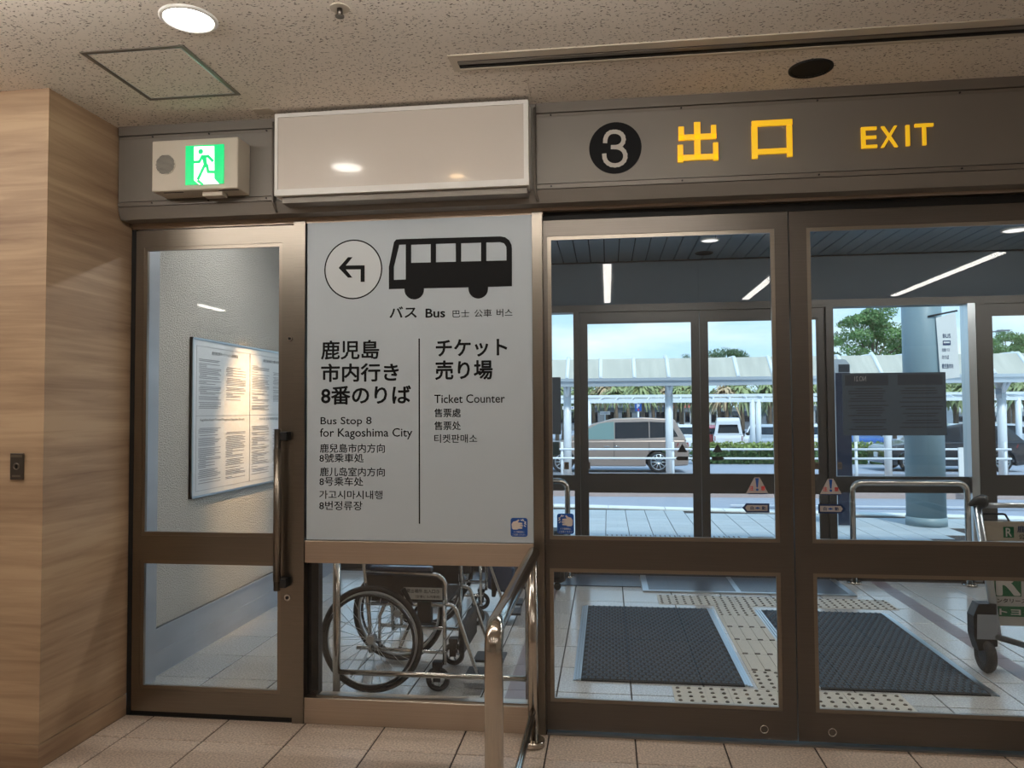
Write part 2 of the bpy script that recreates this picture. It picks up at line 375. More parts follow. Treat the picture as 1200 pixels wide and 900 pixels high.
# ---- hall floor
fl = box('floor', 'grout', None, -7, 5.2, -9.5, .09, -.12, -.004, 'structure')
tile_me = None
def tiles(parent, x0, x1, y0, y1, m, top, skip=None, name='tile', sz=.4, ox=FX, oy=FY, gap=.0035, thick=.012, only=None):
    shared = None
    for i in range(math.floor((x0-ox)/sz), math.ceil((x1-ox)/sz)):
        for j in range(math.floor((y0-oy)/sz), math.ceil((y1-oy)/sz)):
            a, b, c, d = max(ox+i*sz, x0)+gap, min(ox+(i+1)*sz, x1)-gap, max(oy+j*sz, y0)+gap, min(oy+(j+1)*sz, y1)-gap
            if b-a < .02 or d-c < .02: continue
            if skip and skip((a+b)/2, (c+d)/2): continue
            if only and not only((a+b)/2, (c+d)/2): continue
            full = abs(b-a-sz+2*gap) < 1e-6 and abs(d-c-sz+2*gap) < 1e-6
            if full and shared is not None:
                o = bpy.data.objects.new(name, shared); C.objects.link(o); o.parent = parent
            else:
                hw, hd = (b-a)/2, (d-c)/2; e = .0025
                mb = MB(); mb.add([(-hw, -hd, -thick), (hw, -hd, -thick), (hw, hd, -thick), (-hw, hd, -thick), (-hw, -hd, -e), (hw, -hd, -e), (hw, hd, -e), (-hw, hd, -e),
                        (-hw+e, -hd+e, 0), (hw-e, -hd+e, 0), (hw-e, hd-e, 0), (-hw+e, hd-e, 0)],
                       [(8, 9, 10, 11)]+[(p, (p+1) % 4, (p+1) % 4+4, p+4) for p in range(4)]+[(p+4, (p+1) % 4+4, (p+1) % 4+8, p+8) for p in range(4)])
                o = mb.build(name, m, parent)
                if full: shared = o.data
            o.location = Vector(((a+b)/2, (c+d)/2, top))
tiles(fl, XL+.001, 2.8, -1.452, .0, 'tile', 0.)
mb = MB()
for i in range(-14, 19):
    for j in range(-23, 0):
        x, y = FX+.4*i, FY+.4*j
        if y > -1.5 and -2.5 < x < 2.7: continue
        if x < XL and y > -1.0: continue
        if x < -7 or x > 4.9: continue
        mb.add([(x+.003, y+.003, 0), (x+.397, y+.003, 0), (x+.397, y+.397, 0), (x+.003, y+.397, 0)], [(0, 1, 2, 3)])
mb.build('tile_field', 'tile', fl, 'stuff')
# ---- hall ceiling: rock-wool boards
ce = box('ceiling', 'buildd', None, -7, 5.2, -9.5, .0, ZC+.02, ZC+.25, 'structure')
bme = None
for i in range(-4, 4):
    for j in range(0, 4):
        x0, x1 = -.335+i*.91, -.335+(i+1)*.91; y1 = -.12-.455*j; y0 = y1-.455
        if bme is None:
            o = MB().add([(-.4545, -.227, 0), (.4545, -.227, 0), (.4545, .227, 0), (-.4545, .227, 0), (-.4545, -.227, .03), (.4545, -.227, .03), (.4545, .227, .03), (-.4545, .227, .03)],
                         [(3, 2, 1, 0), (0, 1, 5, 4), (1, 2, 6, 5), (2, 3, 7, 6), (3, 0, 4, 7)]).build('ceiling_board', 'ceil', ce); bme = o.data
        else:
            o = bpy.data.objects.new('ceiling_board', bme); C.objects.link(o); o.parent = ce
        o.location = ((x0+x1)/2, (y0+y1)/2, ZC)
MB().add([(-7, -9.5, ZC+.001), (5.2, -9.5, ZC+.001), (5.2, -1.94, ZC+.001), (-7, -1.94, ZC+.001)], [(3, 2, 1, 0)]).build('ceiling_field', 'ceil', ce, 'stuff')
MB().add([(3.3, -1.94, ZC+.001), (5.2, -1.94, ZC+.001), (5.2, -.1, ZC+.001), (3.3, -.1, ZC+.001)], [(3, 2, 1, 0)]).build('ceiling_field', 'ceil', ce, 'stuff')
MB().add([(-7, -1.94, ZC+.001), (-3.97, -1.94, ZC+.001), (-3.97, -.1, ZC+.001), (-7, -.1, ZC+.001)], [(3, 2, 1, 0)]).build('ceiling_field', 'ceil', ce, 'stuff')
# ---- hall walls (behind and beside the photographer)
box('wall_back', 'hall', None, -7.2, 5.4, -9.7, -9.5, 0, 3.1, 'structure')
box('wall_side', 'hall', None, -7.2, -7, -9.5, -.59, 0, 3.1, 'structure')
box('wall_right', 'hall', None, 5.2, 5.4, -9.5, 3.75, 0, 3.2, 'structure')
# ---- wood-clad pillar / wall on the left
pil = box('wall_left', 'wood', None, -7, XL, -.595, .10, .105, 3.1, 'structure')
bb = box('baseboard_left', 'wood', None, -7, XL+.004, -.6, .0, 0., .102, 'structure')
box('corner_edge', 'wood', pil, XL-.012, XL+.003, -.598, -.585, .106, ZC)
# ---- band above the doors
wf = box('wall_front', 'bandm', None, XL, 5.2, -.10, .1, 2.53, 3.1, 'structure')
for x0, x1 in ((XL+.01, -1.605), (-.318, 5.19)):
    box('cover_panel', 'bandm', wf, x0, x1, -.122, -.1, 2.59, 2.905)
    o = box('cornice_strip', 'bandt', wf, x0, x1, -.128, -.1, 2.925, ZC)
    box('cornice_strip', 'bandt', wf, x0, x1, -.124, -.1, 2.905, 2.921)
    box('lower_strip', 'bandt', wf, x0, x1, -.125, -.1, 2.566, 2.586)
    mbp = MB(); mbp.prism([(x0, -.125, 2.562), (x0, -.10, 2.505), (x0, .0, 2.505), (x0, .0, 2.562)], (x1-x0, 0, 0)); mbp.build('cove_strip', 'bandm', wf)
box('cover_panel', 'bandm', wf, -1.602, -.322, -.118, -.1, 2.566, ZC)
mbp = MB(); mbp.prism([(-1.605, -.122, 2.562), (-1.605, -.10, 2.505), (-1.605, .0, 2.505), (-1.605, .0, 2.562)], (1.287, 0, 0)); mbp.build('cove_strip', 'bandm', wf)
for x in (-2.25, -1.95, -1.65): 
    for z in (2.578, 2.913): MB().cyl((x, -.13, z), (x, -.12, z), .004, 8).build('screw', 'black', wf)
for x in (-.25, .35, .95, 1.55):
    for z in (2.576, 2.913): MB().cyl((x, -.13, z), (x, -.12, z), .004, 8).build('screw', 'black', wf)
for x in (-1.612, -.325):
    MB().tube(bend([(x, -.135, 2.95), (x, -.135, 2.55), (x+.01, -.11, 2.51)], .03), .006, 8).build('cable', 'bandt', wf)
# header and posts of the glazed front
hd = box('trim_1', 'steelh', None, XL, 2.6, -.015, .11, 2.492, 2.506, 'structure')
hd2 = box('trim_2', 'steelh', None, XL+.01, -.30, -.004, .1, 2.478, 2.492, 'structure')
box('trim_3', 'black', None, -2.44, -2.417, .0, .1, 0, 2.49, 'structure')
box('trim_4', 'steel', None, -1.556, -1.497, -.012, .11, 0, 2.492, 'structure')
box('trim_5', 'steel', None, -.354, -.305, -.012, .11, 0, 2.492, 'structure')
box('trim_6', 'black', None, -.305, 2.2, .025, .11, 2.455, 2.492, 'structure')
box('trim_7', 'bronze', None, 2.06, 2.16, -.012, .11, 0, 2.492, 'structure')
box('trim_8', 'alu', None, -.30, 2.06, .0, .10, -.004, .004, 'structure')   # threshold rail
# glazed lower bay under the sign
win = thing('window_1', None, None, (-.92, 0, 0), kind='structure')
box('rail', 'steelh', win, -1.496, -.355, -.008, .07, .783, .893, bevel=.003)
box('sill', 'steelh', win, -1.496, -.355, -.008, .09, 0., .126, bevel=.003)
box('pane', 'glass', win, -1.497, -.355, .03, .036, .126, .784)
box('side_stop', 'blackp', win, -1.497, -1.44, .036, .09, .126, .784)
box('glazing_bead', 'bead', win, -1.44, -.356, .014, .03, .126, .132)

def leaf(name, x0, x1, gx0, gx1, y0, y1, m, bead, zs, ztop, z0=.006):
    """framed glass door leaf with a middle rail; zs = glass heights"""
    d = thing(name, None, None, ((x0+x1)/2, y0, 0), kind='structure')
    zb0, zb1, zt0, zt1 = zs
    box('stile', m, d, x0, gx0, y0, y1, z0, ztop); box('stile', m, d, gx1, x1, y0, y1, z0, ztop)
    box('top_rail', m, d, gx0, gx1, y0, y1, zt1, ztop); box('bottom_rail', m, d, gx0, gx1, y0, y1, z0, zb0); box('mid_rail', m, d, gx0, gx1, y0, y1, zb1, zt0)
    ym = (y0+y1)/2
    for a, b in ((zb0, zb1), (zt0, zt1)):
        box('pane', 'glass' if y0 < 1 else 'glasso', d, gx0, gx1, ym-.003, ym+.003, a, b)
        e = .018; mb = MB(); yb0, yb1 = y0+.004, ym-.004
        for q in (((gx0, gx1, a, a+e)), ((gx0, gx1, b-e, b)), ((gx0, gx0+e, a+e, b-e)), ((gx1-e, gx1, a+e, b-e))): mb.box(q[0], q[1], yb0, yb1, q[2], q[3])
        mb.build('glazing_bead', bead, d)
    return d
ZS = (.132, .78, .905, 2.385)
d1 = leaf('door_1', -2.415, -1.558, -2.372, -1.622, .0, .05, 'steel', 'bead', ZS, 2.472, .022)
box('kick_gap', 'black', d1, -2.415, -1.558, .005, .05, .002, .022)
hnd = MB().tube([(-1.617, -.055, .655), (-1.617, -.055, 1.445)], .016, 14).build('handle', 'bronze', d1)
MB().tube([(-1.617, -.055, .70), (-1.617, -.055, 1.35)], .0185, 14).build('grip', 'steel', hnd)
for z in (.69, 1.41):
    box('bracket', 'blackp', hnd, -1.625, -1.57, -.06, -.0, z-.022, z+.022, bevel=.004)
lk = MB().cyl((-1.585, -.008, .61), (-1.585, 0, .61), .016).build('lock', 'chrome', d1); MB().cyl((-1.585, -.011, .61), (-1.585, -.008, .61), .008, 12).build('keyhole', 'black', lk)
lk = MB().cyl((-1.578, -.008, 1.897), (-1.578, 0, 1.897), .013).build('lock', 'chrome', d1); MB().cyl((-1.578, -.011, 1.897), (-1.578, -.008, 1.897), .006, 12).build('keyhole', 'black', lk)
ZI = (.14, .773, .91, 2.376)
d2 = leaf('door_2', -.304, .8475, -.283, .786, .03, .075, 'bronze', 'bead', ZI, 2.472, .01)
d3 = leaf('door_3', .8525, 2.05, .93, 1.985, .03, .075, 'bronze', 'bead', ZI, 2.472, .01)
for d, x in ((d2, .70), (d3, 1.0)):
    MB().ring((x, .029, .057), .017, .003, 'y', 20, 6).build('floor_lock', 'chrome', d)
w2 = thing('window_2', None, None, (3.6, 0, 0), kind='structure')      # fixed light beyond the right leaf
for a, b in ((0, .14), (.773, .91), (2.376, 2.492)): box('rail', 'bronze', w2, 2.16, 5.2, .0, .08, a, b)
box('pane', 'glass', w2, 2.16, 5.2, .037, .043, .14, 2.376)

# ---- entrance lobby
XW = -2.633; YO = 3.6
vf = box('floor.001', 'grout', None, XW-.3, 5.2, .09, 3.72, -.12, -.004, 'structure')
tact = []
def tac(x, y, kind): tact.append((x, y, kind))
TX0 = .335
for k in range(4): tac(TX0+.3*k, .40, 'dot')
for k in range(6): tac(TX0+.05+.3*k, 2.50, 'dot')
tac(.80, .70, 'dot')
for k in range(4): tac(.80, 1.0+.3*k, 'bar')
tac(.80, 2.2, 'dot')
mats_xy = ((-.165, .735, .74, 2.36), (1.135, 2.0, .74, 2.36))
thr = (.33, 1.95, 2.93, 3.50)
def in_tact(x, y): return any(a < x < a+.3 and b < y < b+.3 for a, b, _ in tact)
stripes = ((-.56, -.44), (2.29, 2.41))
tiles(vf, XW, 5.2, .11, 3.5, 'vtile', 0., skip=lambda x, y: y > 3.5)
for (x0, x1) in stripes:
    for k in range(8): box('stripe_tile', 'stripe', vf, x0, x1, .13+.42*k, .13+.42*k+.417, -.01, .0012)
pm = {}
for kind in ('dot', 'bar'):
    mb = MB().box(0.0015, .2985, .0015, .2985, -.008, .002); pm[kind] = mb
for (x, y, kind) in tact:
    t_ = thing('tactile_tile', None, None, (x, y, 0)); t_.parent = vf; 
    box('tile_plate', 'tactile', t_, x+.0015, x+.2985, y+.0015, y+.2985, -.008, .003)
    if kind == 'dot':
        mb = MB()
        for i in range(5):
            for j in range(5):
                mb.tube([(x+.03+.06*i, y+.03+.06*j, .003), (x+.03+.06*i, y+.03+.06*j, .008)], [.0115, .008], 8)
        mb.build('dots', 'tactile_dark', t_, 'stuff')
    else:
        mb = MB(); me_ = MB()
        for i in range(4):
            xx = x+.0375+.075*i; mb.box(xx-.013, xx+.013, y+.012, y+.288, .003, .008); me_.box(xx-.016, xx+.016, y+.002, y+.018, .003, .0085)
        mb.build('bars', 'tactile', t_, 'stuff'); me_.build('bar_ends', 'tactile_dark', t_, 'stuff')
wl = box('wall_left.001', 'plaster', None, XW-.3, XW, .11, 3.7, 0, 3.1, 'structure')
bl = box('baseboard_lobby', 'grey_metal', None, XW, XW+.012, .30, 3.56, 0, .275, 'structure')
box('baseboard_strip', 'grey_metal', bl, XW+.012, XW+.016, .30, 3.56, .0, .135); 
box('baseboard_cap', 'grey_metal', bl, XW, XW+.02, .42, 3.56, .262, .275)
box('trim_9', 'grey_metal', None, XW, XW+.055, .11, .47, 0, 2.9, 'structure')   # metal return beside the door
ZV = 2.955
vc = box('ceiling.001', 'black', None, XW-.3, 5.2, .1, 3.75, ZV+.02, 3.25, 'structure')
sm = None
for k in range(60):
    x = -2.63+.1305*k+.07
    if sm is None:
        o = MB().add([(-.0605, -1.79, .0), (.0605, -1.79, 0), (.0605, 1.79, 0), (-.0605, 1.79, 0), (-.0605, -1.79, .015), (.0605, -1.79, .015), (.0605, 1.79, .015), (-.0605, 1.79, .015)],
                     [(3, 2, 1, 0), (0, 1, 5, 4), (1, 2, 6, 5), (2, 3, 7, 6), (3, 0, 4, 7)]).build('ceiling_slat', 'slat', vc); sm = o.data
    else: o = bpy.data.objects.new('ceiling_slat', sm); C.objects.link(o); o.parent = vc
    o.location = (x, 1.9, ZV)
# wall above the outer doors
wo_ = box('wall_outer', 'darkwall', None, XW-.3, 5.2, YO+.09, YO+.25, 2.50, 3.3, 'structure')
for a, b in ((XW, .86), (.865, 5.2)): box('wall_panel', 'darkwall', wo_, a+.002, b-.002, YO+.08, YO+.09, 2.53, 2.945)
box('ceiling_edge', 'black', wo_, XW, 5.2, YO+.06, YO+.09, 2.945, ZV+.02)
box('trim_10', 'outframe', None, XW, 5.2, YO-.02, YO+.12, 2.462, 2.53, 'structure')
box('trim_11', 'outframe', None, -.315, -.26, YO-.03, YO+.1, 0, 2.465, 'structure')
box('trim_12', 'outframe', None, 1.985, 2.05, YO-.03, YO+.1, 0, 2.465, 'structure')
box('trim_13', 'alu', None, 3.19, 3.255, YO-.05, YO+.1, 0, 2.465, 'structure')
box('trim_14', 'outframe', None, 3.26, 3.335, YO-.05, YO+.1, 0, 2.465, 'structure')
ZOUT = (.14, .772, .917, 2.37)
leaf('door_4', -.258, .857, -.20, .80, YO, YO+.05, 'outframe', 'outframe', ZOUT, 2.462)
leaf('door_5', .862, 1.983, .92, 1.925, YO, YO+.05, 'outframe', 'outframe', ZOUT, 2.462)
leaf('door_6', 3.34, 4.45, 3.40, 4.39, YO, YO+.05, 'outframe', 'outframe', ZOUT, 2.462)
for n_, x0, x1 in (('window_3', 2.05, 3.19), ('window_4', -1.42, -.315), ('window_5', XW, -1.47), ('window_6', 4.5, 5.2)):
    wn = thing(n_, None, None, ((x0+x1)/2, YO, 0), kind='structure')
    box('bottom_rail', 'outframe', wn, x0, x1, YO, YO+.06, 0, .12); box('mid_rail', 'outframe', wn, x0, x1, YO, YO+.06, .772, .917)
    box('pane', 'glasso', wn, x0, x1, YO+.027, YO+.033, .12, .772); box('pane', 'glasso', wn, x0, x1, YO+.027, YO+.033, .917, 2.462)
box('trim_15', 'outframe', None, -1.47, -1.42, YO-.03, YO+.1, 0, 2.465, 'structure')

# ---- outside ground
GZ = -.05
def ground(y): return -.17-.0185*(y-8.6)
CY = lambda x: 8.86-.14*(x-.5)
sw = MB().prism([(-14, 3.72, GZ-.006), (22, 3.72, GZ-.006), (22, CY(22)-.15, GZ-.006), (-14, CY(-14)-.15, GZ-.006)], (0, 0, -.2)).build('pavement', 'grout', None, 'structure')
tiles(sw, -1.6, 5.6, 5.0, 8.9, 'pave', GZ, sz=.3, ox=-.04, oy=5.0, gap=.004, name='paving_tile', only=lambda x, y: y < CY(x)-.3 and x < 1.2+(y-3)*.75+.4 and x > -1.2-(y-5)*.05)
MB().add([(-14, 3.72, GZ-.004), (22, 3.72, GZ-.004), (22, 5.0, GZ-.004), (-14, 5.0, GZ-.004)], [(0, 1, 2, 3)]).build('paving_field', 'pave', sw, 'stuff')
MB().add([(-14, 5, GZ-.004), (-1.6, 5, GZ-.004), (-1.6, CY(-1.6)-.15, GZ-.004), (-14, CY(-14)-.15, GZ-.004)], [(0, 1, 2, 3)]).build('paving_field', 'pave', sw, 'stuff')
MB().add([(5.6, 5, GZ-.004), (22, 5, GZ-.004), (22, CY(22)-.15, GZ-.004), (5.6, CY(5.6)-.15, GZ-.004)], [(0, 1, 2, 3)]).build('paving_field', 'pave', sw, 'stuff')
mb = MB()
for i in range(28):
    x = -.02+.06*i
    mb.box(x-.008, x+.008, 5.5, 6.15, GZ, GZ+.006)
mb.build('grating_bar', 'tactile_dark', sw, 'stuff')
for x in (1.86, 2.2): box('drain_cover', 'bark', sw, x-.15, x+.15, 5.95, 6.12, GZ, GZ+.006)
kb = thing('curb', None, None, (2, 8.7, 0), kind='structure')
for i in range(-6, 16):
    a, b = i*.9, i*.9+.89
    MB().prism([(a, CY(a)-.15, GZ+.012), (b, CY(b)-.15, GZ+.012), (b, CY(b)+.18, GZ+.012), (a, CY(a)+.18, GZ+.012)], (0, 0, -.2)).build('curb_stone', 'concrete', kb)
rd = MB().add([(-60, 7, ground(8.6)-.02), (80, -2, ground(8.6)-.02), (80, 17.0, ground(17)), (-60, 17.0, ground(17))], [(0, 1, 2, 3)]).build('road', 'asphalt', None, 'structure')
for (x0, x1, y) in ((2.2, 8., 10.6), (-20, -6, 10.6)):
    MB().add([(x0, y-.06, ground(y)+.012), (x1, y-.06, ground(y)+.012), (x1, y+.06, ground(y+.12)+.012), (x0, y+.06, ground(y+.12)+.012)], [(0, 1, 2, 3)]).build('lane_line', 'white', rd)
RZ = ground(14)
# median with rails and canopy
md = MB().prism([(-60, 12.4, RZ+.13), (80, 12.4, RZ+.13), (80, 17.0, RZ+.13), (-60, 17.0, RZ+.13)], (0, 0, -.3)).build('median_island', 'pinkgravel', None, 'structure')
rd2 = MB().add([(-60, 17, ground(17)-.01), (80, 17, ground(17)-.01), (80, 26, ground(26)), (-60, 26, ground(26))], [(0, 1, 2, 3)]).build('road.001', 'asphalt', None, 'structure')
MB().add([(-150, 26, ground(26)), (250, 26, ground(26)), (250, 140, ground(40)), (-150, 140, ground(40))], [(0, 1, 2, 3)]).build('car_park_ground', 'asphalt', None, 'structure')

# ================================================================== THINGS IN THE HALL
# ---- bus sign
YS = -.002
bs = thing('bus_sign', 'pale grey bus stop and ticket counter sign filling the bay above the low window', 'sign', (-.92, 0, .9))
box('sign_panel', 'panelw', bs, -1.488, -.356, YS, .05, .897, 2.487)
def S3(x, y): return at(340+x/4, 240+y/4, 1, YS)
def S4(x, y): return at(340+x/4, 440+y/4, 1, YS)
def stext(body, f, x0, y0, x1, y1, bold=0., m='ink', par=bs, y=YS-.0012):
    a = f(x0, y1); b = f(x1, (y0+y1)/2); c = f(x0, y0)
    return text(body, m, par, (a.x, y, a.z), b.x-a.x, c.z-a.z, bold)
c_ = S3(296, 303); R_ = (S3(432, 303).x-S3(160, 303).x)/2
shape('arrow_disc', [circ(0, 0, R_*.96, 48)], 'disc', bs, (c_.x, YS-.001, c_.z))
shape('arrow_ring', [circ(0, 0, R_, 48), circ(0, 0, R_*.955, 48)], 'ink', bs, (c_.x, YS-.0018, c_.z))
def pl(pts, f): return [(f(*p).x-c_.x, f(*p).z-c_.z) for p in pts]
shape('turn_arrow', [pl([(228, 296), (272, 246), (293, 246), (262, 285), (350, 284), (350, 362), (331, 362), (331, 303), (262, 304), (293, 342), (272, 342)], S3)], 'ink', bs, (c_.x, YS-.0022, c_.z))
out = [(463, 396), (463, 292), (487, 175), (497, 163), (520, 161), (985, 148), (1008, 152), (1027, 166), (1038, 188), (1040, 205), (1040, 382)]
out += [(928, 385)]+[(882+46*math.cos(a), 394+46*math.sin(a)) for a in np.linspace(0, PI, 14)]+[(836, 387), (628, 392)]+[(582+46*math.cos(a), 398+46*math.sin(a)) for a in np.linspace(0, PI, 14)]+[(536, 394)]
holes = [[(512, 188), (542, 187), (542, 350), (487, 352), (487, 292)], [(568, 188), (659, 185), (659, 270), (568, 272)], [(684, 184), (777, 181), (777, 267), (684, 269)], [(802, 181), (895, 178), (895, 264), (802, 266)],
         [(920, 177), (985, 175), (1003, 181), (1013, 197), (1014, 213), (1014, 261), (920, 263)]]
shape('bus_pictogram', [pl(out, S3)]+[pl(h, S3) for h in holes], 'ink', bs, (c_.x, YS-.0012, c_.z))
for body, f, q, b in (('バス', S3, (466, 478, 594, 532), .022), ('Bus', S3, (635, 487, 727, 530), .02), ('巴士', S3, (762, 494, 840, 528), .004), ('公車', S3, (864, 491, 945, 527), .004), ('버스', S3, (968, 488, 1042, 526), .004),
        ('鹿児島', S3, (145, 637, 418, 727), .02), ('市内行き', S3, (145, 745, 510, 832), .024), ('8番のりば', S4, (145, 50, 567, 138), .024),
        ('チケット', S3, (683, 632, 1018, 715), .024), ('売り場', S3, (680, 730, 950, 822), .024),
        ('Bus Stop 8', S4, (143, 195, 382, 240), .006), ('for Kagoshima City', S4, (140, 248, 573, 300), .006),
        ('鹿兒島市内方向', S4, (140, 320, 444, 362), .006), ('8號乘車処', S4, (138, 366, 345, 407), .006), ('鹿儿岛室内方向', S4, (140, 430, 444, 472), .006), ('8号乘车处', S4, (138, 475, 343, 517), .006),
        ('가고시마시내행', S4, (137, 538, 433, 578), .005), ('8번정류장', S4, (137, 588, 339, 630), .005),
        ('Ticket Counter', S4, (676, 90, 1007, 130), .006), ('售票處', S4, (676, 155, 800, 196), .006), ('售票处', S4, (676, 215, 800, 256), .006), ('티켓판매소', S4, (676, 276, 877, 316), .005)):
    stext(body, f, *q, bold=b)
a, b = S3(605, 627), S4(603, 695)
box('divider_line', 'ink', bs, a.x-.003, a.x+.003, YS-.0015, YS, b.z, a.z)

# ---- hand warning stickers
def hand_sticker(x0, x1, z0, z1, y, flip, label):
    t = thing('hand_sticker', label, 'sticker', ((x0+x1)/2, y, z0)); w_, h_ = x1-x0, z1-z0
    shape('backing', [rrect(0, w_, 0, h_, .012)], 'blue', t, (x0, y, z0), ext=.0004)
    u = (lambda q: [((1-a) if flip else a, b) for a, b in q])
    palm = u([(.08, .45), (.06, .68), (.16, .8), (.34, .84), (.46, .93), (.52, .88), (.42, .76), (.68, .74), (.7, .66), (.5, .64), (.72, .62), (.72, .55), (.5, .54), (.7, .5), (.68, .43), (.45, .42), (.4, .38), (.15, .38)])
    shape('hand', [[(a*w_, b*h_) for a, b in (palm[::-1] if flip else palm)]], 'pink', t, (x0, y-.0012, z0))
    for q in ([(.6, .9), (.68, .86), (.72, .93), (.78, .84)], [(.82, .8), (.9, .78), (.82, .7), (.92, .66)], [(.8, .6), (.88, .55)]):
        q = u(q); strokes('impact_mark', [[(a*w_, b*h_) for a, b in q]], .004, 'white', t, lambda uu, vv: (x0+uu, y-.0012, z0+vv))
    text('ドア開閉時に', 'white', t, (x0+.2*w_, y-.0012, z0+.2*h_), .62*w_, .1*h_, 0)
    text('ご注意ください', 'white', t, (x0+.1*w_, y-.0012, z0+.06*h_), .8*w_, .1*h_, 0)
a, b = S4(1034, 755), S4(1113, 668)
hand_sticker(a.x, b.x, a.z, b.z, YS-.001, False, 'blue hand warning sticker at the lower corner of the pale bus sign')
a, b = at(653, 625.5, 1, .046), at(672.5, 602, 1, .046)
hand_sticker(a.x, b.x, a.z, b.z, .046, True, 'blue hand warning sticker on the glass of the sliding door')

# ---- inner door stickers
def caution(px0, px1, py0, py1, label, pointing):
    y = .046; a, b = at(px0, py1, 1, y), at(px1, py0, 1, y); w_, h_ = b.x-a.x, b.z-a.z
    t = thing('caution_sticker', label, 'sticker', (a.x, y, a.z))
    tri = [(.5*w_-.012, h_), (.5*w_+.012, h_), (w_, .06*h_), (w_-.01, 0), (.01, 0), (0, .06*h_)]
    shape('backing', [tri[::-1]], 'stickerw', t, (a.x, y, a.z), ext=.0004)
    shape('border', [[(0.01, 0), (w_-.01, 0), (w_, .06*h_), (.0, .06*h_)]], 'navy', t, (a.x, y-.001, a.z))
    shape('exclamation_mark', [[(.42*w_, .95*h_), (.47*w_, .4*h_), (.53*w_, .4*h_), (.58*w_, .95*h_)], circ(.5*w_, .27*h_, .06*w_, 14)], 'blue', t, (a.x, y-.0014, a.z))
    text('注', 'red', t, (a.x+.14*w_, y-.0014, a.z+.22*h_), .2*w_, .28*h_, .02); text('意', 'red', t, (a.x+.66*w_, y-.0014, a.z+.22*h_), .2*w_, .28*h_, .02)
def arrow_sticker(px0, px1, py0, py1, label, left):
    y = .046; a, b = at(px0, py1, 1, y), at(px1, py0, 1, y); w_, h_ = b.x-a.x, b.z-a.z
    t = thing('arrow_sticker', label, 'sticker', (a.x, y, a.z))
    def pg(e):
        q = [(e*1.6, .5*h_), (.15*w_+e*.5, h_-e), (w_-e, h_-e), (w_-e, e), (.15*w_+e*.5, e)]
        return q if left else [(w_-x, z) for x, z in q]
    shape('backing', [pg(0)], 'navy', t, (a.x, y, a.z), ext=.0004); shape('face', [pg(.008)], 'stickerw', t, (a.x, y-.001, a.z))
    o = .06*w_ if left else -.06*w_
    text('自', 'navy', t, (a.x+.24*w_+o, y-.0016, a.z+.3*h_), .12*w_, .4*h_, .02); text('動', 'navy', t, (a.x+.66*w_+o, y-.0016, a.z+.3*h_), .14*w_, .4*h_, .02)
    shape('eye_mark', [[(.4*w_+o, .5*h_), (.5*w_+o, .38*h_), (.61*w_+o, .5*h_), (.5*w_+o, .62*h_)]], 'blue', t, (a.x, y-.0016, a.z))
caution(874.5, 900, 559.5, 579, 'caution triangle sticker above a left pointing arrow on sliding door', 0)
arrow_sticker(870, 901.5, 590, 600.5, 'automatic door sticker pointing to the left, under a caution triangle', True)
caution(961, 986, 561, 580, 'caution triangle sticker above a right pointing arrow on sliding door', 0)
arrow_sticker(959, 991, 591, 601.5, 'automatic door sticker pointing to the right, under a caution triangle', False)
# backs of the stickers on the outer doors
def back_sticker(px, label):
    y = YO+.021
    a = at(px-5, 544, 1, y); t = thing('door_sticker_back', label, 'sticker', (a.x, y, a.z))
    f = lambda p, q: (at(p, q, 1, y).x-a.x, at(p, q, 1, y).z-a.z)
    shape('triangle', [[f(px-6, 530), f(px+6, 530), f(px, 520)]], 'blackp', t, (a.x, y, a.z), ext=.0005)
    sgn = 1 if px > 820 else -1
    shape('arrow', [[f(px-7*sgn, 539.5), f(px+5*sgn, 539.5), f(px+8*sgn, 537.2), f(px+5*sgn, 535), f(px-7*sgn, 535)]], 'blackp', t, (a.x, y, a.z), ext=.0005)
back_sticker(799.5, 'black back of triangle and arrow sticker left of the outer doors’ meeting edge')
back_sticker(841, 'black back of triangle and arrow sticker right of the outer doors’ meeting edge')
for px, lb in ((664, 'small brown square sticker low on the outer side pane'), (689, 'small brown square sticker low on the left outer door leaf'),
               (957.5, 'small brown square sticker low on the right outer door leaf'), (984, 'small brown square sticker on outer pane right of the steel upright')):
    y = YO+.018; a = at(px-2.7, 550, 1, y); b = at(px+2.7, 541.5, 1, y)
    t = thing('square_sticker', lb, 'sticker', (a.x, y, a.z))
    box('backing', 'bark', t, a.x, b.x, y, y+.001, a.z, b.z); shape('ring', [circ(0, 0, .014, 16), circ(0, 0, .009, 16)], 'blackp', t, ((a.x+b.x)/2, y-.001, (a.z+b.z)/2))

# ---- emergency exit box
YE = -.25
def E_(x, y): return at(130+x/6, 130+y/6, 1, YE)
a, b = E_(285, 575), E_(893, 180); ex = thing('exit_sign_box', 'ivory emergency exit box with lit green running man and round speaker', 'exit sign', ((a.x+b.x)/2, -.122, a.z))
z0, z1 = a.z+.004, b.z
box('housing', 'boxbeige', ex, a.x, b.x, YE, -.123, z0, z1, bevel=.006)
def EL(x, y): p = E_(x, y); return (p.x-a.x, p.z-a.z)
p0, p1 = EL(528, 524), EL(798, 236)
shape('green_face', [[p0, (p1[0], p0[1]), p1, (p0[0], p1[1])]], 'grn', ex, (a.x, YE-.004, a.z), ext=.003)
shape('white_doorway', [[EL(590, 255), EL(590, 490), EL(625, 522), EL(768, 517), EL(733, 480), EL(733, 250)]], 'lit', ex, (a.x, YE-.008, a.z))
fm = lambda u, v: (a.x+u, YE-.009, a.z+v)
man = MB(); 
shape('running_man_head', [circ(*EL(638, 290), .0125, 20)], 'grn', ex, (a.x, YE-.009, a.z))
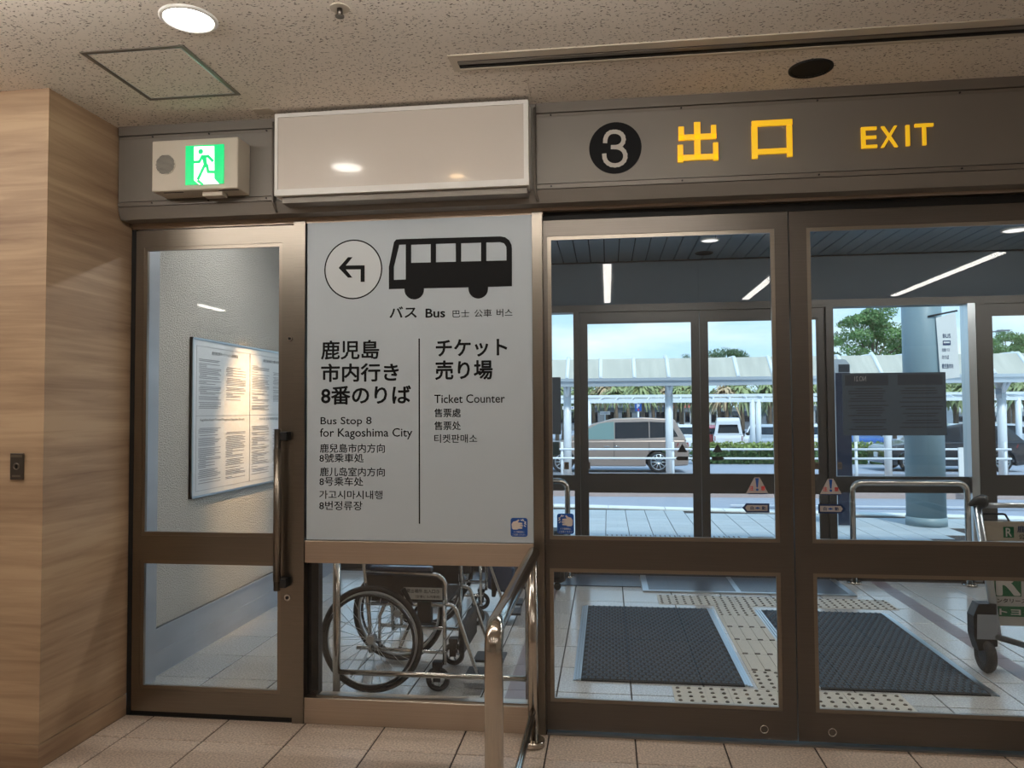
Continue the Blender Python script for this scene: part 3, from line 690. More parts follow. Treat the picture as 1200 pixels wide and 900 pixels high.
strokes('running_man', [[EL(655, 325), EL(672, 395)], [EL(668, 330), EL(676, 390)], [EL(650, 325), EL(690, 322), EL(722, 355)], [EL(650, 322), EL(628, 362), EL(592, 364)], [EL(664, 390), EL(620, 482)], [EL(682, 385), EL(690, 432), EL(748, 434)]], .0135, 'grn', ex, fm)
strokes('shadow_mark', [[EL(620, 495), EL(650, 520)]], .012, 'grn', ex, fm)
q = EL(385, 378); MB().cyl((a.x+q[0], YE-.004, a.z+q[1]), (a.x+q[0], YE, a.z+q[1]), .05, 32).build('speaker_plate', 'boxbeige', ex)
mb = MB()
for i in range(-9, 10):
    for j in range(-9, 10):
        u, v = (i+.5*(j % 2))*.0052, j*.0048
        if u*u+v*v < .047**2: mb.add([(a.x+q[0]+u+.0024*math.cos(k*PI/3), YE-.0046, a.z+q[1]+v+.0024*math.sin(k*PI/3)) for k in range(6)], [(0, 1, 2, 3, 4, 5)])
mb.build('speaker_hole', 'blackp', ex, 'stuff')
q = EL(690, 590); box('switch_unit', 'boxbeige', ex, a.x+q[0]-.05, a.x+q[0]+.05, YE+.03, YE+.08, z0-.022, z0)
for u in (420, 810): q = EL(u, 575); box('vent_slot', 'black', ex, a.x+q[0]-.05, a.x+q[0]+.05, YE+.02, YE+.03, z0-.001, z0+.002)

# ---- blank white light box
a, b = at(322, 229, 1, -.22), at(619, 118, 1, -.22)
lb = thing('light_box', 'blank white illuminated sign box, unlit, above the bus sign', 'sign', ((a.x+b.x)/2, -.122, a.z)); x0, x1, z0, z1 = a.x, b.x, a.z-.004, b.z+.004
mb = MB()
for q in ((x0, x1, z0, z0+.03), (x0, x1, z1-.018, z1), (x0, x0+.015, z0+.03, z1-.018), (x1-.022, x1, z0+.03, z1-.018)): mb.box(q[0], q[1], -.225, -.119, q[2], q[3])
mb.build('frame', 'white', lb)
box('face', 'signbox', lb, x0+.015, x1-.022, -.219, -.21, z0+.03, z1-.018)
box('bottom_ledge', 'bandt', lb, x0+.03, x1-.01, -.2, -.119, z0-.03, z0)
for x in (x0+.05, x1-.05): box('hinge', 'bandt', lb, x-.02, x+.02, -.2, -.12, z1, z1+.008)

# ---- number disc and exit lettering
YB = -.123
c = at(721, 173.5, 1, YB); r = (at(752, 173.5, 1, YB).x-at(690.5, 173.5, 1, YB).x)/2
nd = thing('gate_number_disc', 'black disc with pale numeral 3 on the grey band', 'sign', (c.x, YB, c.z))
MB().cyl((c.x, YB-.003, c.z), (c.x, YB+.001, c.z), r, 56).build('disc', 'ink', nd)
up3 = [(655, 520), (657, 500), (664, 480), (675, 464), (692, 453), (712, 449), (732, 449), (752, 454), (770, 466), (781, 482), (785, 503), (780, 525), (768, 541), (750, 552), (728, 557), (704, 557)]
lo3 = [(728, 557), (752, 561), (773, 571), (788, 587), (796, 608), (796, 632), (788, 653), (772, 670), (750, 681), (724, 685), (698, 682), (676, 671), (660, 655), (651, 634), (649, 611)]
strokes('numeral', [[(lambda p: (p.x, p.z))(at(600+x/6, 80+y/6, 1, YB)) for x, y in ln] for ln in (up3, lo3)], .0195, 'numeral', nd, lambda u, v: (u, YB-.0045, v))
def bars(name, label, rects):
    f = lambda x, y: at(620+x/2.069, 60+y/2.069, 1, YB)
    p = f(rects[0][0], rects[0][1]); t = thing(name, label, 'letter', (p.x, YB, p.z)); mb = MB()
    for (x0, y0, x1, y1) in rects:
        a = f(x0, (y0+y1)/2); b = f(x1, (y0+y1)/2); zt = f((x0+x1)/2, y0).z; zb = f((x0+x1)/2, y1).z
        mb.box(a.x, b.x, YB-.012, YB, zb, zt)
    mb.build('character', 'yellow', t); return t
bars('kanji_character', 'yellow kanji character beside the black number disc, first of the two', [(400, 174, 415, 262), (362, 185, 375, 218), (441, 181, 453, 213), (362, 203, 453, 216), (360, 229, 373, 271), (446, 223, 458, 266), (360, 252, 458, 265)])
bars('kanji_character', 'yellow square kanji character between the other kanji and the word EXIT', [(539, 169, 637, 182), (539, 182, 553, 262), (624, 182, 637, 257), (553, 238, 624, 250)])
et = thing('exit_lettering', 'yellow latin word EXIT on the grey band', 'lettering', tuple(at(1050, 176, 1, YB)))
for ch, (x0, y0, x1, y1) in zip('EXIT', ((805, 186, 843, 237), (852, 184, 893, 235), (913, 181, 922, 231), (935, 178, 980, 230))):
    f = lambda x, y: at(620+x/2.069, 60+y/2.069, 1, YB)
    p = f(x0, y1); ww = f(x1, y1).x-p.x; hh = f(x0, y0).z-p.z
    text(ch, 'yellow', et, (p.x, YB-.005, p.z), ww, hh, .005, name='letter', ext=.005)
    if ch == 'I': pass

# ---- ceiling fittings
def downlight(name, x, y, z, r, diff, label, trim='white', dark=False):
    t = thing(name, label, 'ceiling light', (x, y, z))
    mb = MB(); n = 36
    prof = [(r*1.16, 0), (r*1.16, -.006), (r*1.02, -.010), (r*.98, -.004)]
    vs = [(x+p*math.cos(2*PI*k/n), y+p*math.sin(2*PI*k/n), z+q) for p, q in prof for k in range(n)]
    fs = [(i*n+k, i*n+(k+1) % n, (i+1)*n+(k+1) % n, (i+1)*n+k) for i in range(len(prof)-1) for k in range(n)]
    mb.add(vs, fs, True).build('trim_ring', trim, t)
    mb = MB(); mb.add([(x+r*math.cos(2*PI*k/n), y+r*math.sin(2*PI*k/n), z-.003) for k in range(n)], [tuple(range(n-1, -1, -1))]).build('diffuser', diff, t)
    return t
downlight('downlight', -1.508, -1.07, ZC, .088, 'lamp_down', 'lit round downlight with white trim near the ceiling hatch')
downlight('downlight', .87, -.332, ZC, .078, 'black', 'dark unlit round downlight above the kanji on the band', 'black')
downlight('downlight', -.9, -1.32, ZC, .05, 'lamp_warm', 'small warm round downlight in the hall ceiling before the front')
hx0, hx1, hy0, hy1 = -2.08, -1.637, -.889, -.416
ht = thing('ceiling_hatch', 'square access hatch with bare metal frame in the speckled ceiling', 'hatch', ((hx0+hx1)/2, (hy0+hy1)/2, ZC))
mb = MB(); e = .018
for q in ((hx0, hx1, hy0, hy0+e), (hx0, hx1, hy1-e, hy1), (hx0, hx0+e, hy0+e, hy1-e), (hx1-e, hx1, hy0+e, hy1-e)): mb.box(q[0], q[1], q[2], q[3], ZC-.004, ZC)
mb.build('frame', 'bandt', ht)
box('inner_frame', 'alu', ht, hx0+e, hx1-e, hy0+e, hy1-e, ZC-.0025, ZC); box('board', 'ceil', ht, hx0+e+.007, hx1-e-.007, hy0+e+.007, hy1-e-.007, ZC-.0035, ZC)
sp = thing('sprinkler', 'small brass sprinkler head at the top edge of the ceiling view', 'sprinkler', (-.935, -1.066, ZC))
MB().disc((-.935, -1.066, ZC-.004), .035, ZC, 24).build('escutcheon', 'boxbeige', sp); MB().disc((-.935, -1.066, ZC-.03), .01, ZC-.004, 12).build('head', 'bronze', sp); MB().disc((-.935, -1.066, ZC-.034), .016, ZC-.03, 16).build('deflector', 'bronze', sp)
la = thing('line_diffuser', 'long slotted air diffuser set into the ceiling along the front', 'air vent', (1.2, -.575, ZC))
box('frame', 'boxbeige', la, -.63, 4.6, -.66, -.61, ZC-.005, ZC); box('frame', 'boxbeige', la, -.63, 4.6, -.535, -.515, ZC-.005, ZC); box('frame', 'boxbeige', la, -.63, -.60, -.61, -.535, ZC-.005, ZC)
box('slot', 'black', la, -.6, 4.6, -.61, -.535, ZC-.001, ZC); box('vane', 'bandt', la, -.6, 4.6, -.60, -.577, ZC-.006, ZC-.001); box('vane', 'black', la, -.6, 4.6, -.56, -.55, ZC-.004, ZC-.001)
a = at(321, 131, 2, ZC); box('patch_plate', 'boxbeige', ce, a.x-.09, a.x+.0, a.y-.05, a.y+.02, ZC-.003, ZC)
# hall lamps behind the photographer (seen mirrored in the door glass)
def hall_lamp(x, y0, y1, label):
    t = thing('line_lamp', label, 'ceiling light', (x, (y0+y1)/2, ZC), group='line lamps in the hall')
    box('housing', 'white', t, x-.07, x+.07, y0-.02, y1+.02, ZC-.02, ZC); box('diffuser', 'lamp_hall', t, x-.04, x+.04, y0, y1, ZC-.032, ZC-.02)
for x in (-5.3, -1.75, .012, 1.77, 3.58): hall_lamp(x, -6.25, -3.65, 'white line lamp in the hall ceiling, running towards the doors')
for k, x in enumerate((-4.6, -2.4, -.2)):  # added fill, out of view: brightens the front and the hall ceiling
    t = thing('tube_lamp', 'hanging tube lamp in the hall, parallel to the doors', 'ceiling light', (x, -1.68, ZC), group='tube lamps in the hall')
    MB().tube([(x-.95, -1.68, 2.865), (x+.95, -1.68, 2.865)], .03, 12).build('diffuser', 'lamp_tube', t)
    for s in (-.8, .8): MB().tube([(x+s, -1.68, 2.89), (x+s, -1.68, ZC)], .006, 6).build('hanger', 'white', t)

# ---- switch plate on the pillar
a, b = at(13, 562, 1, -.596), at(29, 531, 1, -.596)
sw_ = thing('key_switch', 'small bronze key switch plate on the wood cladding', 'switch', ((a.x+b.x)/2, -.596, a.z))
box('plate', 'bronze', sw_, a.x, b.x, -.604, -.596, a.z, b.z, bevel=.002); xm, zm = (a.x+b.x)/2, (a.z+b.z)/2
box('label_strip', 'bead', sw_, a.x+.005, b.x-.005, -.606, -.604, b.z-.018, b.z-.006); MB().ring((xm, -.606, zm), .013, .0025, 'y', 20, 6).build('key_barrel', 'bead', sw_); box('keyhole', 'black', sw_, xm-.002, xm+.002, -.607, -.604, zm-.008, zm+.008); box('label_strip', 'bead', sw_, a.x+.012, b.x-.012, -.606, -.604, a.z+.012, a.z+.02)

# ---- handrail in front
hr = thing('guide_handrail', 'polished steel guide handrail standing square to the sliding door', 'handrail', (-.352, -.8, 0))
RX = -.352
MB().tube(bend([(RX, -1.32, 0), (RX, -1.32, .86), (RX, -.06, .86)], .075, 8)[:], .029, 20).build('rail', 'tube', hr)
MB().tube([(RX, -.13, 0), (RX, -.13, .84)], .024, 18).build('post', 'tube', hr)
MB().tube([(RX, -1.31, .16), (RX, -.13, .16)], .015, 14).build('lower_rail', 'tube', hr)
MB().disc((RX, -.13, 0.001), .052, .03, 24).build('base_flange', 'tube', hr); MB().disc((RX, -1.32, .001), .052, .03, 24).build('base_flange', 'tube', hr)

# ---- guard rail behind the glass
gr_ = thing('guard_rail', 'steel guard rail behind the low pane in front of the wheelchairs', 'rail', (-.92, .27, 0))
for x in (-1.432, -.41): MB().tube([(x, .27, 0.001), (x, .27, .9)], .02, 16).build('post', 'tube', gr_)
for z in (.16, .86): MB().tube([(-1.432, .27, z), (-.41, .27, z)], .014, 14).build('rail', 'tube', gr_)

# ---- wheelchairs
def wheelchair(label):
    t = thing('wheelchair', label, 'wheelchair', (0, 0, 0), 'folding wheelchairs behind the low pane')
    W_ = .27; R = .29
    for s in (-1, 1):
        y = s*W_
        wh = MB().ring((0, y, R), R-.016, .016, 'y', 56, 10).build('rear_wheel', 'rubber', t)
        MB().ring((0, y, R), R-.037, .009, 'y', 48, 8).build('rim', 'alu', wh)
        MB().ring((0, y+s*.035, R), R-.045, .008, 'y', 48, 8).build('push_rim', 'blackp', wh)
        MB().cyl((0, y-.03, R), (0, y+.03, R), .022, 16).build('hub', 'alu', wh)
        mb = MB()
        for k in range(28):
            a = 2*PI*k/28; b = a+(.9 if k % 2 else -.9)
            mb.tube([(.02*math.cos(b), y+(.022 if k % 4 < 2 else -.022), R+.02*math.sin(b)), ((R-.04)*math.cos(a), y, R+(R-.04)*math.sin(a))], .0016, 4, cap=False)
        mb.build('spoke', 'alu', wh, 'stuff')
        yc = s*.215
        cs = MB().ring((.355, yc, .068), .052, .015, 'y', 28, 8).build('caster_wheel', 'rubber', t)
        mb = MB()
        for k in range(5): a = 2*PI*k/5; mb.tube([(.355, yc, .068), (.355+.045*math.cos(a), yc, .068+.045*math.sin(a))], .007, 6)
        mb.build('caster_spoke', 'alu', cs, 'stuff')
        MB().box(.335, .375, yc-.028, yc-.022, .06, .15).box(.335, .375, yc+.022, yc+.028, .06, .15).box(.33, .385, yc-.028, yc+.028, .14, .165).build('caster_fork', 'blackp', t)
        yf = s*.222
        MB().tube([(.395, yf, .15), (.395, yf, .50)], .0115, 10).build('front_tube', 'chrome', t)
        MB().tube(bend([(-.045, yf, .645), (.36, yf, .635), (.40, yf, .60), (.40, yf, .47)], .06, 6), .0115, 10).build('arm_tube', 'chrome', t)
        MB().tube(bend([(-.09, yf, .92), (-.06, yf, .70), (-.03, yf, .40), (-.02, yf, .2)], .05), .0115, 10).build('back_tube', 'chrome', t)
        MB().tube([(-.05, yf, .47), (.41, yf, .47)], .0115, 10).build('seat_rail', 'chrome', t)
        MB().tube([(-.10, yf, .225), (.41, yf, .215)], .0105, 10).build('lower_rail', 'chrome', t)
        MB().tube(bend([(.06, yf, .47), (.03, yf, .4), (.03, yf, .22)], .03), .009, 8).build('wheel_plate_tube', 'chrome', t)
        MB().tube(bend([(.39, yf, .475), (.45, yf, .47), (.56, yf, .15), (.58, yf, .09)], .05, 6), .0115, 10).build('leg_tube', 'chrome', t)
        box('footplate', 'blackp', t, .50, .68, min(yf, yf-s*.17), max(yf, yf-s*.17), .075, .09, bevel=.004)
        MB().prism([(-.05, yf+s*.006, .485), (.385, yf+s*.006, .485), (.385, yf+s*.006, .60), (.35, yf+s*.006, .622), (-.05, yf+s*.006, .63)], (0, -s*.008, 0)).build('skirt_guard', 'wcseat', t)
        box('arm_pad', 'wcblue', t, -.02, .33, yf-.025, yf+.025, .648, .678, bevel=.01)
        MB().tube([(-.09, yf, .92), (-.20, yf, .93)], .017, 10).build('push_handle', 'blackp', t)
        br = MB().tube([(.22, yf+s*.02, .47), (.17, yf+s*.03, .56)], [.009, .015], 8).build('brake_lever', 'blackp', t)
        box('brake_clamp', 'blackp', t, .245, .325, yf-.015, yf+.03, .37, .49, bevel=.006)
    box('seat', 'wcseat', t, 0, .40, -.215, .215, .455, .478, bevel=.006)
    MB().prism([(-.03, -.215, .50), (-.055, -.215, .70), (-.085, -.215, .90), (-.065, -.215, .90), (-.035, -.215, .70), (-.01, -.215, .50)], (0, .43, 0)).build('backrest', 'wcblue', t)
    box('calf_strap', 'wcseat', t, .47, .50, -.21, .21, .2, .36, bevel=.008)
    for s in (-1, 1): MB().tube([(.14, -s*.21, .225), (.18, s*.21, .455)], .0105, 8).build('cross_brace', 'chrome', t)
    return t
wc = wheelchair('grey and black folding wheelchair nearest the low pane, white plate on side')
pb = MB().box(.17, .385, -.2335, -.2315, .50, .565).build('name_plate', 'plate', wc)
text('貸出場所 出入口③', 'ink', wc, (.185, -.2345, .535), .185, .022, .01); text('（空港ビル内専用）', 'ink', wc, (.235, -.2345, .508), .14, .016, .01)
wc2 = dup(wc, (-1.32, 1.95, 0), math.radians(4))
wc2['label'] = 'second folding wheelchair, farther from the pane, half hidden behind the first'
for ch in list(wc2.children):
    if ch.name.startswith(('lettering', 'name_plate')): bpy.data.objects.remove(ch)
pad = MB().prism([(.44, -.2, .25), (.60, -.2, .22), (.64, -.2, .40), (.56, -.2, .47), (.44, -.2, .47)], (0, .40, 0)).build('leg_pad', 'wcblue', None, bevel=.02); pad.parent = wc2
wc.location = (-1.29, .695, 0)
bag = thing('black_case', 'low black wheeled case with orange label behind the wheelchairs', 'case', (-.55, 3.0, 0))
box('shell', 'blackp', bag, -.80, -.36, 2.85, 3.15, .06, .5, bevel=.05); box('label_patch', 'orange', bag, -.62, -.5, 2.846, 2.85, .30, .34)
for x in (-.72, -.44): MB().cyl((x, 2.88, .032), (x, 2.92, .032), .03, 14).build('castor', 'rubber', bag)

# ---- notice board on the lobby wall
nb = thing('notice_board', 'large white framed notice board of regulations on the rough plaster wall', 'notice board', (XW, 1.6, 1.5))
ny0, ny1, nz0, nz1 = .888, 2.46, .985, 2.012
box('board', 'paper', nb, XW, XW+.018, ny0, ny1, nz0, nz1)
mb = MB()
for q in ((ny0, ny1, nz0, nz0+.012), (ny0, ny1, nz1-.012, nz1), (ny0, ny0+.012, nz0, nz1), (ny1-.012, ny1, nz0, nz1)): mb.box(XW, XW+.024, *q)
mb.build('frame', 'alu', nb)
Yv = Vector((0, 1, 0))
ym = 1.67
mb = MB(); XT = XW+.019
cells = ((ny0+.06, ym-.015, 1.52, 1.95), (ym+.015, ny1-.06, 1.52, 1.95), (ny0+.06, ym-.015, 1.035, 1.50), (ym+.015, ny1-.06, 1.035, 1.50))
rl = MB(); e = .002
rl.box(XT, XT+.0006, ny0+.05, ny1-.05, 1.960, 1.962).box(XT, XT+.0006, ny0+.05, ny1-.05, 1.025, 1.027).box(XT, XT+.0006, ny0+.05, ny0+.052, 1.025, 1.962).box(XT, XT+.0006, ym-.003, ym-.001, 1.025, 1.962).box(XT, XT+.0006, ym+.004, ym+.006, 1.025, 1.962).box(XT, XT+.0006, ny0+.05, ny1-.05, 1.508, 1.510)
rl.build('ruled_border', 'print', nb)
for (a, b, c, d) in cells:
    for col in range(2):
        u0 = a+.02+col*(b-a)/2; z = d-.075-(.035 if col else 0)
        while z > c+.03+(.06 if col and d > 1.6 else 0):
            ln = random.choice((.1, .28, .3, .3, .22, .26))*(b-a)/.75
            mb.box(XT, XT+.0005, u0+random.choice((0, 0, .012)), u0+ln, z, z+.0036); z -= random.choice((.0095, .0095, .0095, .018))
mb.build('printed_lines', 'print', nb, 'stuff')
text('鹿児島空港ターミナルビル管理規程', 'backink', nb, (XT+.0006, ny0+.24, 1.915), .36, .022, ux=Yv)
text('鹿兒島機場大樓管理規程', 'backink', nb, (XT+.0006, ym+.22, 1.915), .32, .022, ux=Yv)
text('Kagoshima Airport Terminal Management Regulation (Excerpt)', 'backink', nb, (XT+.0006, ny0+.1, 1.47), .6, .02, ux=Yv)
text('가고시마 공항 터미널 빌딩 관리 규정', 'backink', nb, (XT+.0006, ym+.15, 1.47), .46, .02, ux=Yv)

# ---- warm wall spot over the notice board
ws = thing('wall_spot', 'small warm ceiling spot in the lobby aimed at the notice board', 'ceiling light', (XW+.75, 1.65, ZV))
MB().tube([(XW+.75, 1.65, ZV), (XW+.75, 1.65, ZV-.05), (XW+.70, 1.65, ZV-.15)], [.03, .035, .04], 14).build('housing', 'white', ws)
sld = bpy.data.lights.new('warm_spot', 'SPOT'); sld.energy = 250; sld.color = (1, .62, .28); sld.spot_size = math.radians(36); sld.spot_blend = 1.0; sld.shadow_soft_size = .03
slo = bpy.data.objects.new('warm_spot', sld); C.objects.link(slo); slo.parent = ws; slo.location = (-.05, 0, -.17)
slo.rotation_euler = (Vector((XW, 1.60, 1.40))-Vector((XW+.70, 1.65, ZV-.17))).to_track_quat('-Z', 'Y').to_euler()
# ---- mats
for i, (x0, x1, y0, y1) in enumerate(mats_xy):
    t = thing('entrance_mat', ('charcoal waffle entrance mat behind the left sliding leaf', 'charcoal waffle entrance mat behind the right sliding leaf')[i], 'mat', ((x0+x1)/2, (y0+y1)/2, 0), 'entrance mats in the lobby')
    box('mat_base', 'mat', t, x0, x1, y0, y1, .001, .011)
    nx, ny = int((x1-x0)/.040), int((y1-y0)/.042); sxx, syy = (x1-x0)/nx, (y1-y0)/ny
    mb = MB()
    for p in range(nx):
        for q in range(ny):
            cx, cy = x0+(p+.5+.5*(q % 2))*sxx, y0+(q+.5)*syy
            if cx+sxx*.36 > x1: continue
            hx, hy = sxx*.36, syy*.36
            mb.add([(cx-hx, cy-hy, .011), (cx+hx, cy-hy, .011), (cx+hx, cy+hy, .011), (cx-hx, cy+hy, .011), (cx, cy, .021)], [(0, 1, 4), (1, 2, 4), (2, 3, 4), (3, 0, 4)])
    mb.build('nub', 'mat2', t, 'stuff')
    for xx in ((x0, x1) if i == 0 else (x0, x1)):
        s = -1 if xx == x0 else 1
        for k in range(3): box('edge_strip', 'alu', t, min(xx+s*.016*k, xx+s*(.016*k+.013)), max(xx+s*.016*k, xx+s*(.016*k+.013)), y0-.01, y1+.01, .001, .013-.004*k)
    box('hem', 'rubber', t, x0, x1, y0-.012, y0, .001, .009)
x0, x1, y0, y1 = thr
tm = thing('threshold_mat', 'smooth dark rubber mat lying before the outer doors', 'mat', ((x0+x1)/2, y0, 0))
box('sheet', 'backp', tm, x0, x1, y0, y1, .002, .010); box('sheet', 'backp', tm, -1.6, x0-.06, y0+.13, y1, .002, .008)
for q in ((x0-.05, x1+.05, y0-.03, y0), (x0-.05, x0, y0, y1), (x1, x1+.05, y0, y1), (1.05, 1.09, y0, y1)): box('metal_edge', 'alu', tm, q[0], q[1], q[2], q[3], .002, .013)

# ---- steel barriers before the outer doors
def barrier(x0, x1, label):
    y = 3.40; t = thing('hoop_barrier', label, 'barrier', ((x0+x1)/2, y, 0), 'steel hoop barriers by the outer doors')
    MB().tube(bend([(x0, y, 0.002), (x0, y, .88), (x1, y, .88), (x1, y, .002)], .09, 8), .025, 14).build('hoop', 'tube', t)
    for x in (x0, x1): MB().disc((x, y, .002), .06, .018, 20).build('base_flange', 'tube', t)
barrier(2.13, 3.08, 'steel hoop barrier in front of the dark poster, right of outer doors')
barrier(-1.3, -.375, 'steel hoop barrier standing left of the outer doors')

# ---- posters on the outer glass, seen from behind
def back_poster(px0, px1, py0, py1, label, lines):
    y = YO+.02; a, b = at(px0, py1, 1, y), at(px1, py0, 1, y); t = thing('glass_poster', label, 'poster', ((a.x+b.x)/2, y, a.z))
    box('sheet', 'backp', t, a.x, b.x, y, y+.003, a.z, b.z)
    w_, h_ = b.x-a.x, b.z-a.z
    if lines:
        box('header_field', 'backp2', t, a.x+.03*w_, a.x+.45*w_, y-.001, y, a.z+.8*h_, a.z+.97*h_); box('header_field', 'backp2', t, a.x+.54*w_, a.x+.97*w_, y-.001, y, a.z+.8*h_, a.z+.97*h_)
        text('NO.21', 'stickerw', t, (a.x+.235*w_, y-.002, a.z+.87*h_), .10, .045, 0, ux=-X)
        mb = MB()
        for c0, c1 in ((.04, .45), (.55, .97)):
            z = .74
            while z > .06:
                mb.box(a.x+w_*(c0+random.uniform(0, .1)), a.x+w_*(c1-random.uniform(0, .08)), y-.001, y, a.z+z*h_, a.z+(z+.02)*h_); z -= random.choice((.04, .04, .07))
        mb.build('printed_lines', 'backp2', t, 'stuff')
    return t
back_poster(988, 1108, 436, 510.5, 'large dark poster on the outer glass seen from behind, mirrored print', True)
back_poster(630, 657, 442, 509, 'tall dark poster on the outer side pane beside sign post', False)
t = back_poster(630, 655.5, 518, 533, 'low dark green card on the outer side pane below the tall poster', False)
for ch in t.children: ch.data.materials[0] = mat('dark green card', (40, 66, 70), .5)
# ---- luggage cart
LY = 1.12
ct = thing('luggage_cart', 'steel airport luggage cart with green and white boards, cut by frame edge', 'luggage cart', (2.4, LY, 0))
tp, bt = at(1144.5, 592, 1, LY+.05), at(1169, 736, 1, LY)
CW = .62
for k in range(2):
    dx = k*CW
    up_ = MB().tube(bend([(tp.x+dx, tp.y, tp.z), (bt.x+dx-.03, bt.y, bt.z+.2), (bt.x+dx, bt.y, bt.z-.06)], .1), .022, 12).build('upright', 'alu', ct)
    hb = MB().tube([(tp.x+dx-.045, tp.y-.0, tp.z-.0), (tp.x+dx-.005, tp.y, tp.z+.02), (tp.x+dx+.03, tp.y, tp.z+.022), (tp.x+dx+.05, tp.y, tp.z+.02)], [.008, .028, .042, .036], 14).build('grip_knob', 'blackp', ct)
    wc0 = at(1155, 768, 1, LY); mb = MB()
    MB().prism([(wc0.x+dx-.05, LY-.035, .13), (wc0.x+dx-.075, LY-.035, .22), (wc0.x+dx-.075, LY-.035, .33), (wc0.x+dx-.045, LY-.035, .40), (wc0.x+dx+.05, LY-.035, .40), (wc0.x+dx+.05, LY-.035, .16)][::-1], (0, .08, 0)).build('wheel_housing', 'blackp', ct)
    MB().prism([(wc0.x+dx-.06, LY-.04, .20), (wc0.x+dx-.055, LY-.04, .34), (wc0.x+dx+.05, LY-.04, .34), (wc0.x+dx+.05, LY-.04, .20)][::-1], (0, .004, 0)).build('housing_plate', 'grey_metal', ct)
    wl_ = MB().ring((wc0.x+dx, LY, .1), .07, .03, 'x', 28, 10).build('wheel', 'rubber', ct); MB().cyl((wc0.x+dx-.02, LY, .1), (wc0.x+dx+.02, LY, .1), .06, 20).build('wheel_hub', 'blackp', wl_)
    MB().tube([(wc0.x+dx+.03, LY-.0, .215), (wc0.x+dx+.35, LY-.5, .19), (wc0.x+dx+.52, LY-.78, .17)], .018, 8).build('base_rail', 'alu', ct) if k == 0 else None
MB().tube([(tp.x, tp.y, tp.z+.0), (tp.x+CW, tp.y, tp.z+.0)], .016, 12).build('handle_bar', 'alu', ct)
p0, p1 = at(1152, 634, 1, LY+.03), at(1262, 612, 1, LY+.03)
hb_ = box('upper_board', 'boxbeige', ct, p0.x, p1.x, LY+.03, LY+.045, p0.z, p1.z, bevel=.004)
f = lambda px, py: at(px, py, 1, LY+.028)
a, b = f(1176, 630), f(1188, 617.5); box('logo_field', 'boardgreen', ct, a.x, b.x, LY+.0275, LY+.029, a.z, b.z); text('R', 'white', ct, (a.x+.012, LY+.0265, a.z+.006), b.x-a.x-.024, b.z-a.z-.012, .02)
a, b = f(1192, 624), f(1245, 616.5); text('鹿児島空港', 'navy', ct, (a.x, LY+.027, a.z), b.x-a.x, b.z-a.z, .02)
a, b = f(1194, 632), f(1245, 626.5); text('公式レンタカー', 'ink', ct, (a.x, LY+.027, a.z), b.x-a.x, b.z-a.z, .02)
a, b = f(1160, 733), f(1262, 655)
box('lower_board', 'plate', ct, a.x, b.x, LY+.03, LY+.045, a.z, b.z)
zz0, zz1 = f(1160, 722).z, f(1160, 710).z; box('green_strip', 'boardgreen', ct, a.x, b.x, LY+.027, LY+.031, zz0, zz1); q = f(1171, 720.5); text('トヨタ', 'white', ct, (q.x, LY+.0255, q.z), f(1213, 720).x-q.x, zz1-q.z-.012, .03)
q = f(1162, 706); text('レンタリース', 'ink', ct, (q.x, LY+.0275, q.z), f(1203, 706).x-q.x, f(1162, 701).z-q.z, .02)
q0, q1 = f(1166, 698.5), f(1196, 664); box('logo_field', 'boardgreen', ct, q0.x, q1.x, LY+.027, LY+.031, q0.z, q1.z); text('R', 'white', ct, (q0.x+.005, LY+.0255, q0.z+.004), (q1.x-q0.x)*.94, q1.z-q0.z-.02, .03)
mb = MB()
q0, q1 = f(1148, 606), f(1250, 636)
for k in range(9): x = q0.x+(q1.x-q0.x)*k/8; mb.tube(bend([(x, LY-.12, q0.z), (x, LY-.10, q1.z-.02), (x, LY+.04, q1.z-.05)], .03), .004, 6)
for z in (q0.z, ): mb.tube([(q0.x, LY-.12, z), (q1.x, LY-.12, z)], .006, 6)
a, b = f(1150, 606), f(1180, 603); MB().tube(bend([(a.x, LY+.05, b.z), (b.x, LY+.05, b.z), (b.x+.03, LY+.05, q0.z-.04)], .02), .006, 8).build('basket_wire', 'blackp', ct)
# ---- lobby lights
downlight('downlight', .869, 2.857, ZV, .07, 'lamp_vest_down', 'white round downlight in slatted lobby ceiling behind the left sliding leaf')
downlight('downlight', .885, 3.38, ZV, .07, 'black', 'black round ceiling opening in the lobby beside a white downlight', 'blackp')
downlight('downlight', 3.257, 2.854, ZV, .09, 'lamp_vest_down', 'white round downlight in slatted lobby ceiling behind the right sliding leaf')

for k, x in enumerate((-1.6, .6, 2.8, 4.4)):  # added fill hidden by the header, there to brighten the lobby
    t = thing('lobby_line_lamp', 'white line lamp on the lobby ceiling just behind the front', 'ceiling light', (x, 1.2, ZV), group='line lamps in the lobby')
    box('housing', 'white', t, x-.75, x+.75, 1.14, 1.26, ZV-.02, ZV); box('diffuser', 'lamp_vest', t, x-.72, x+.72, 1.15, 1.25, ZV-.045, ZV-.02)
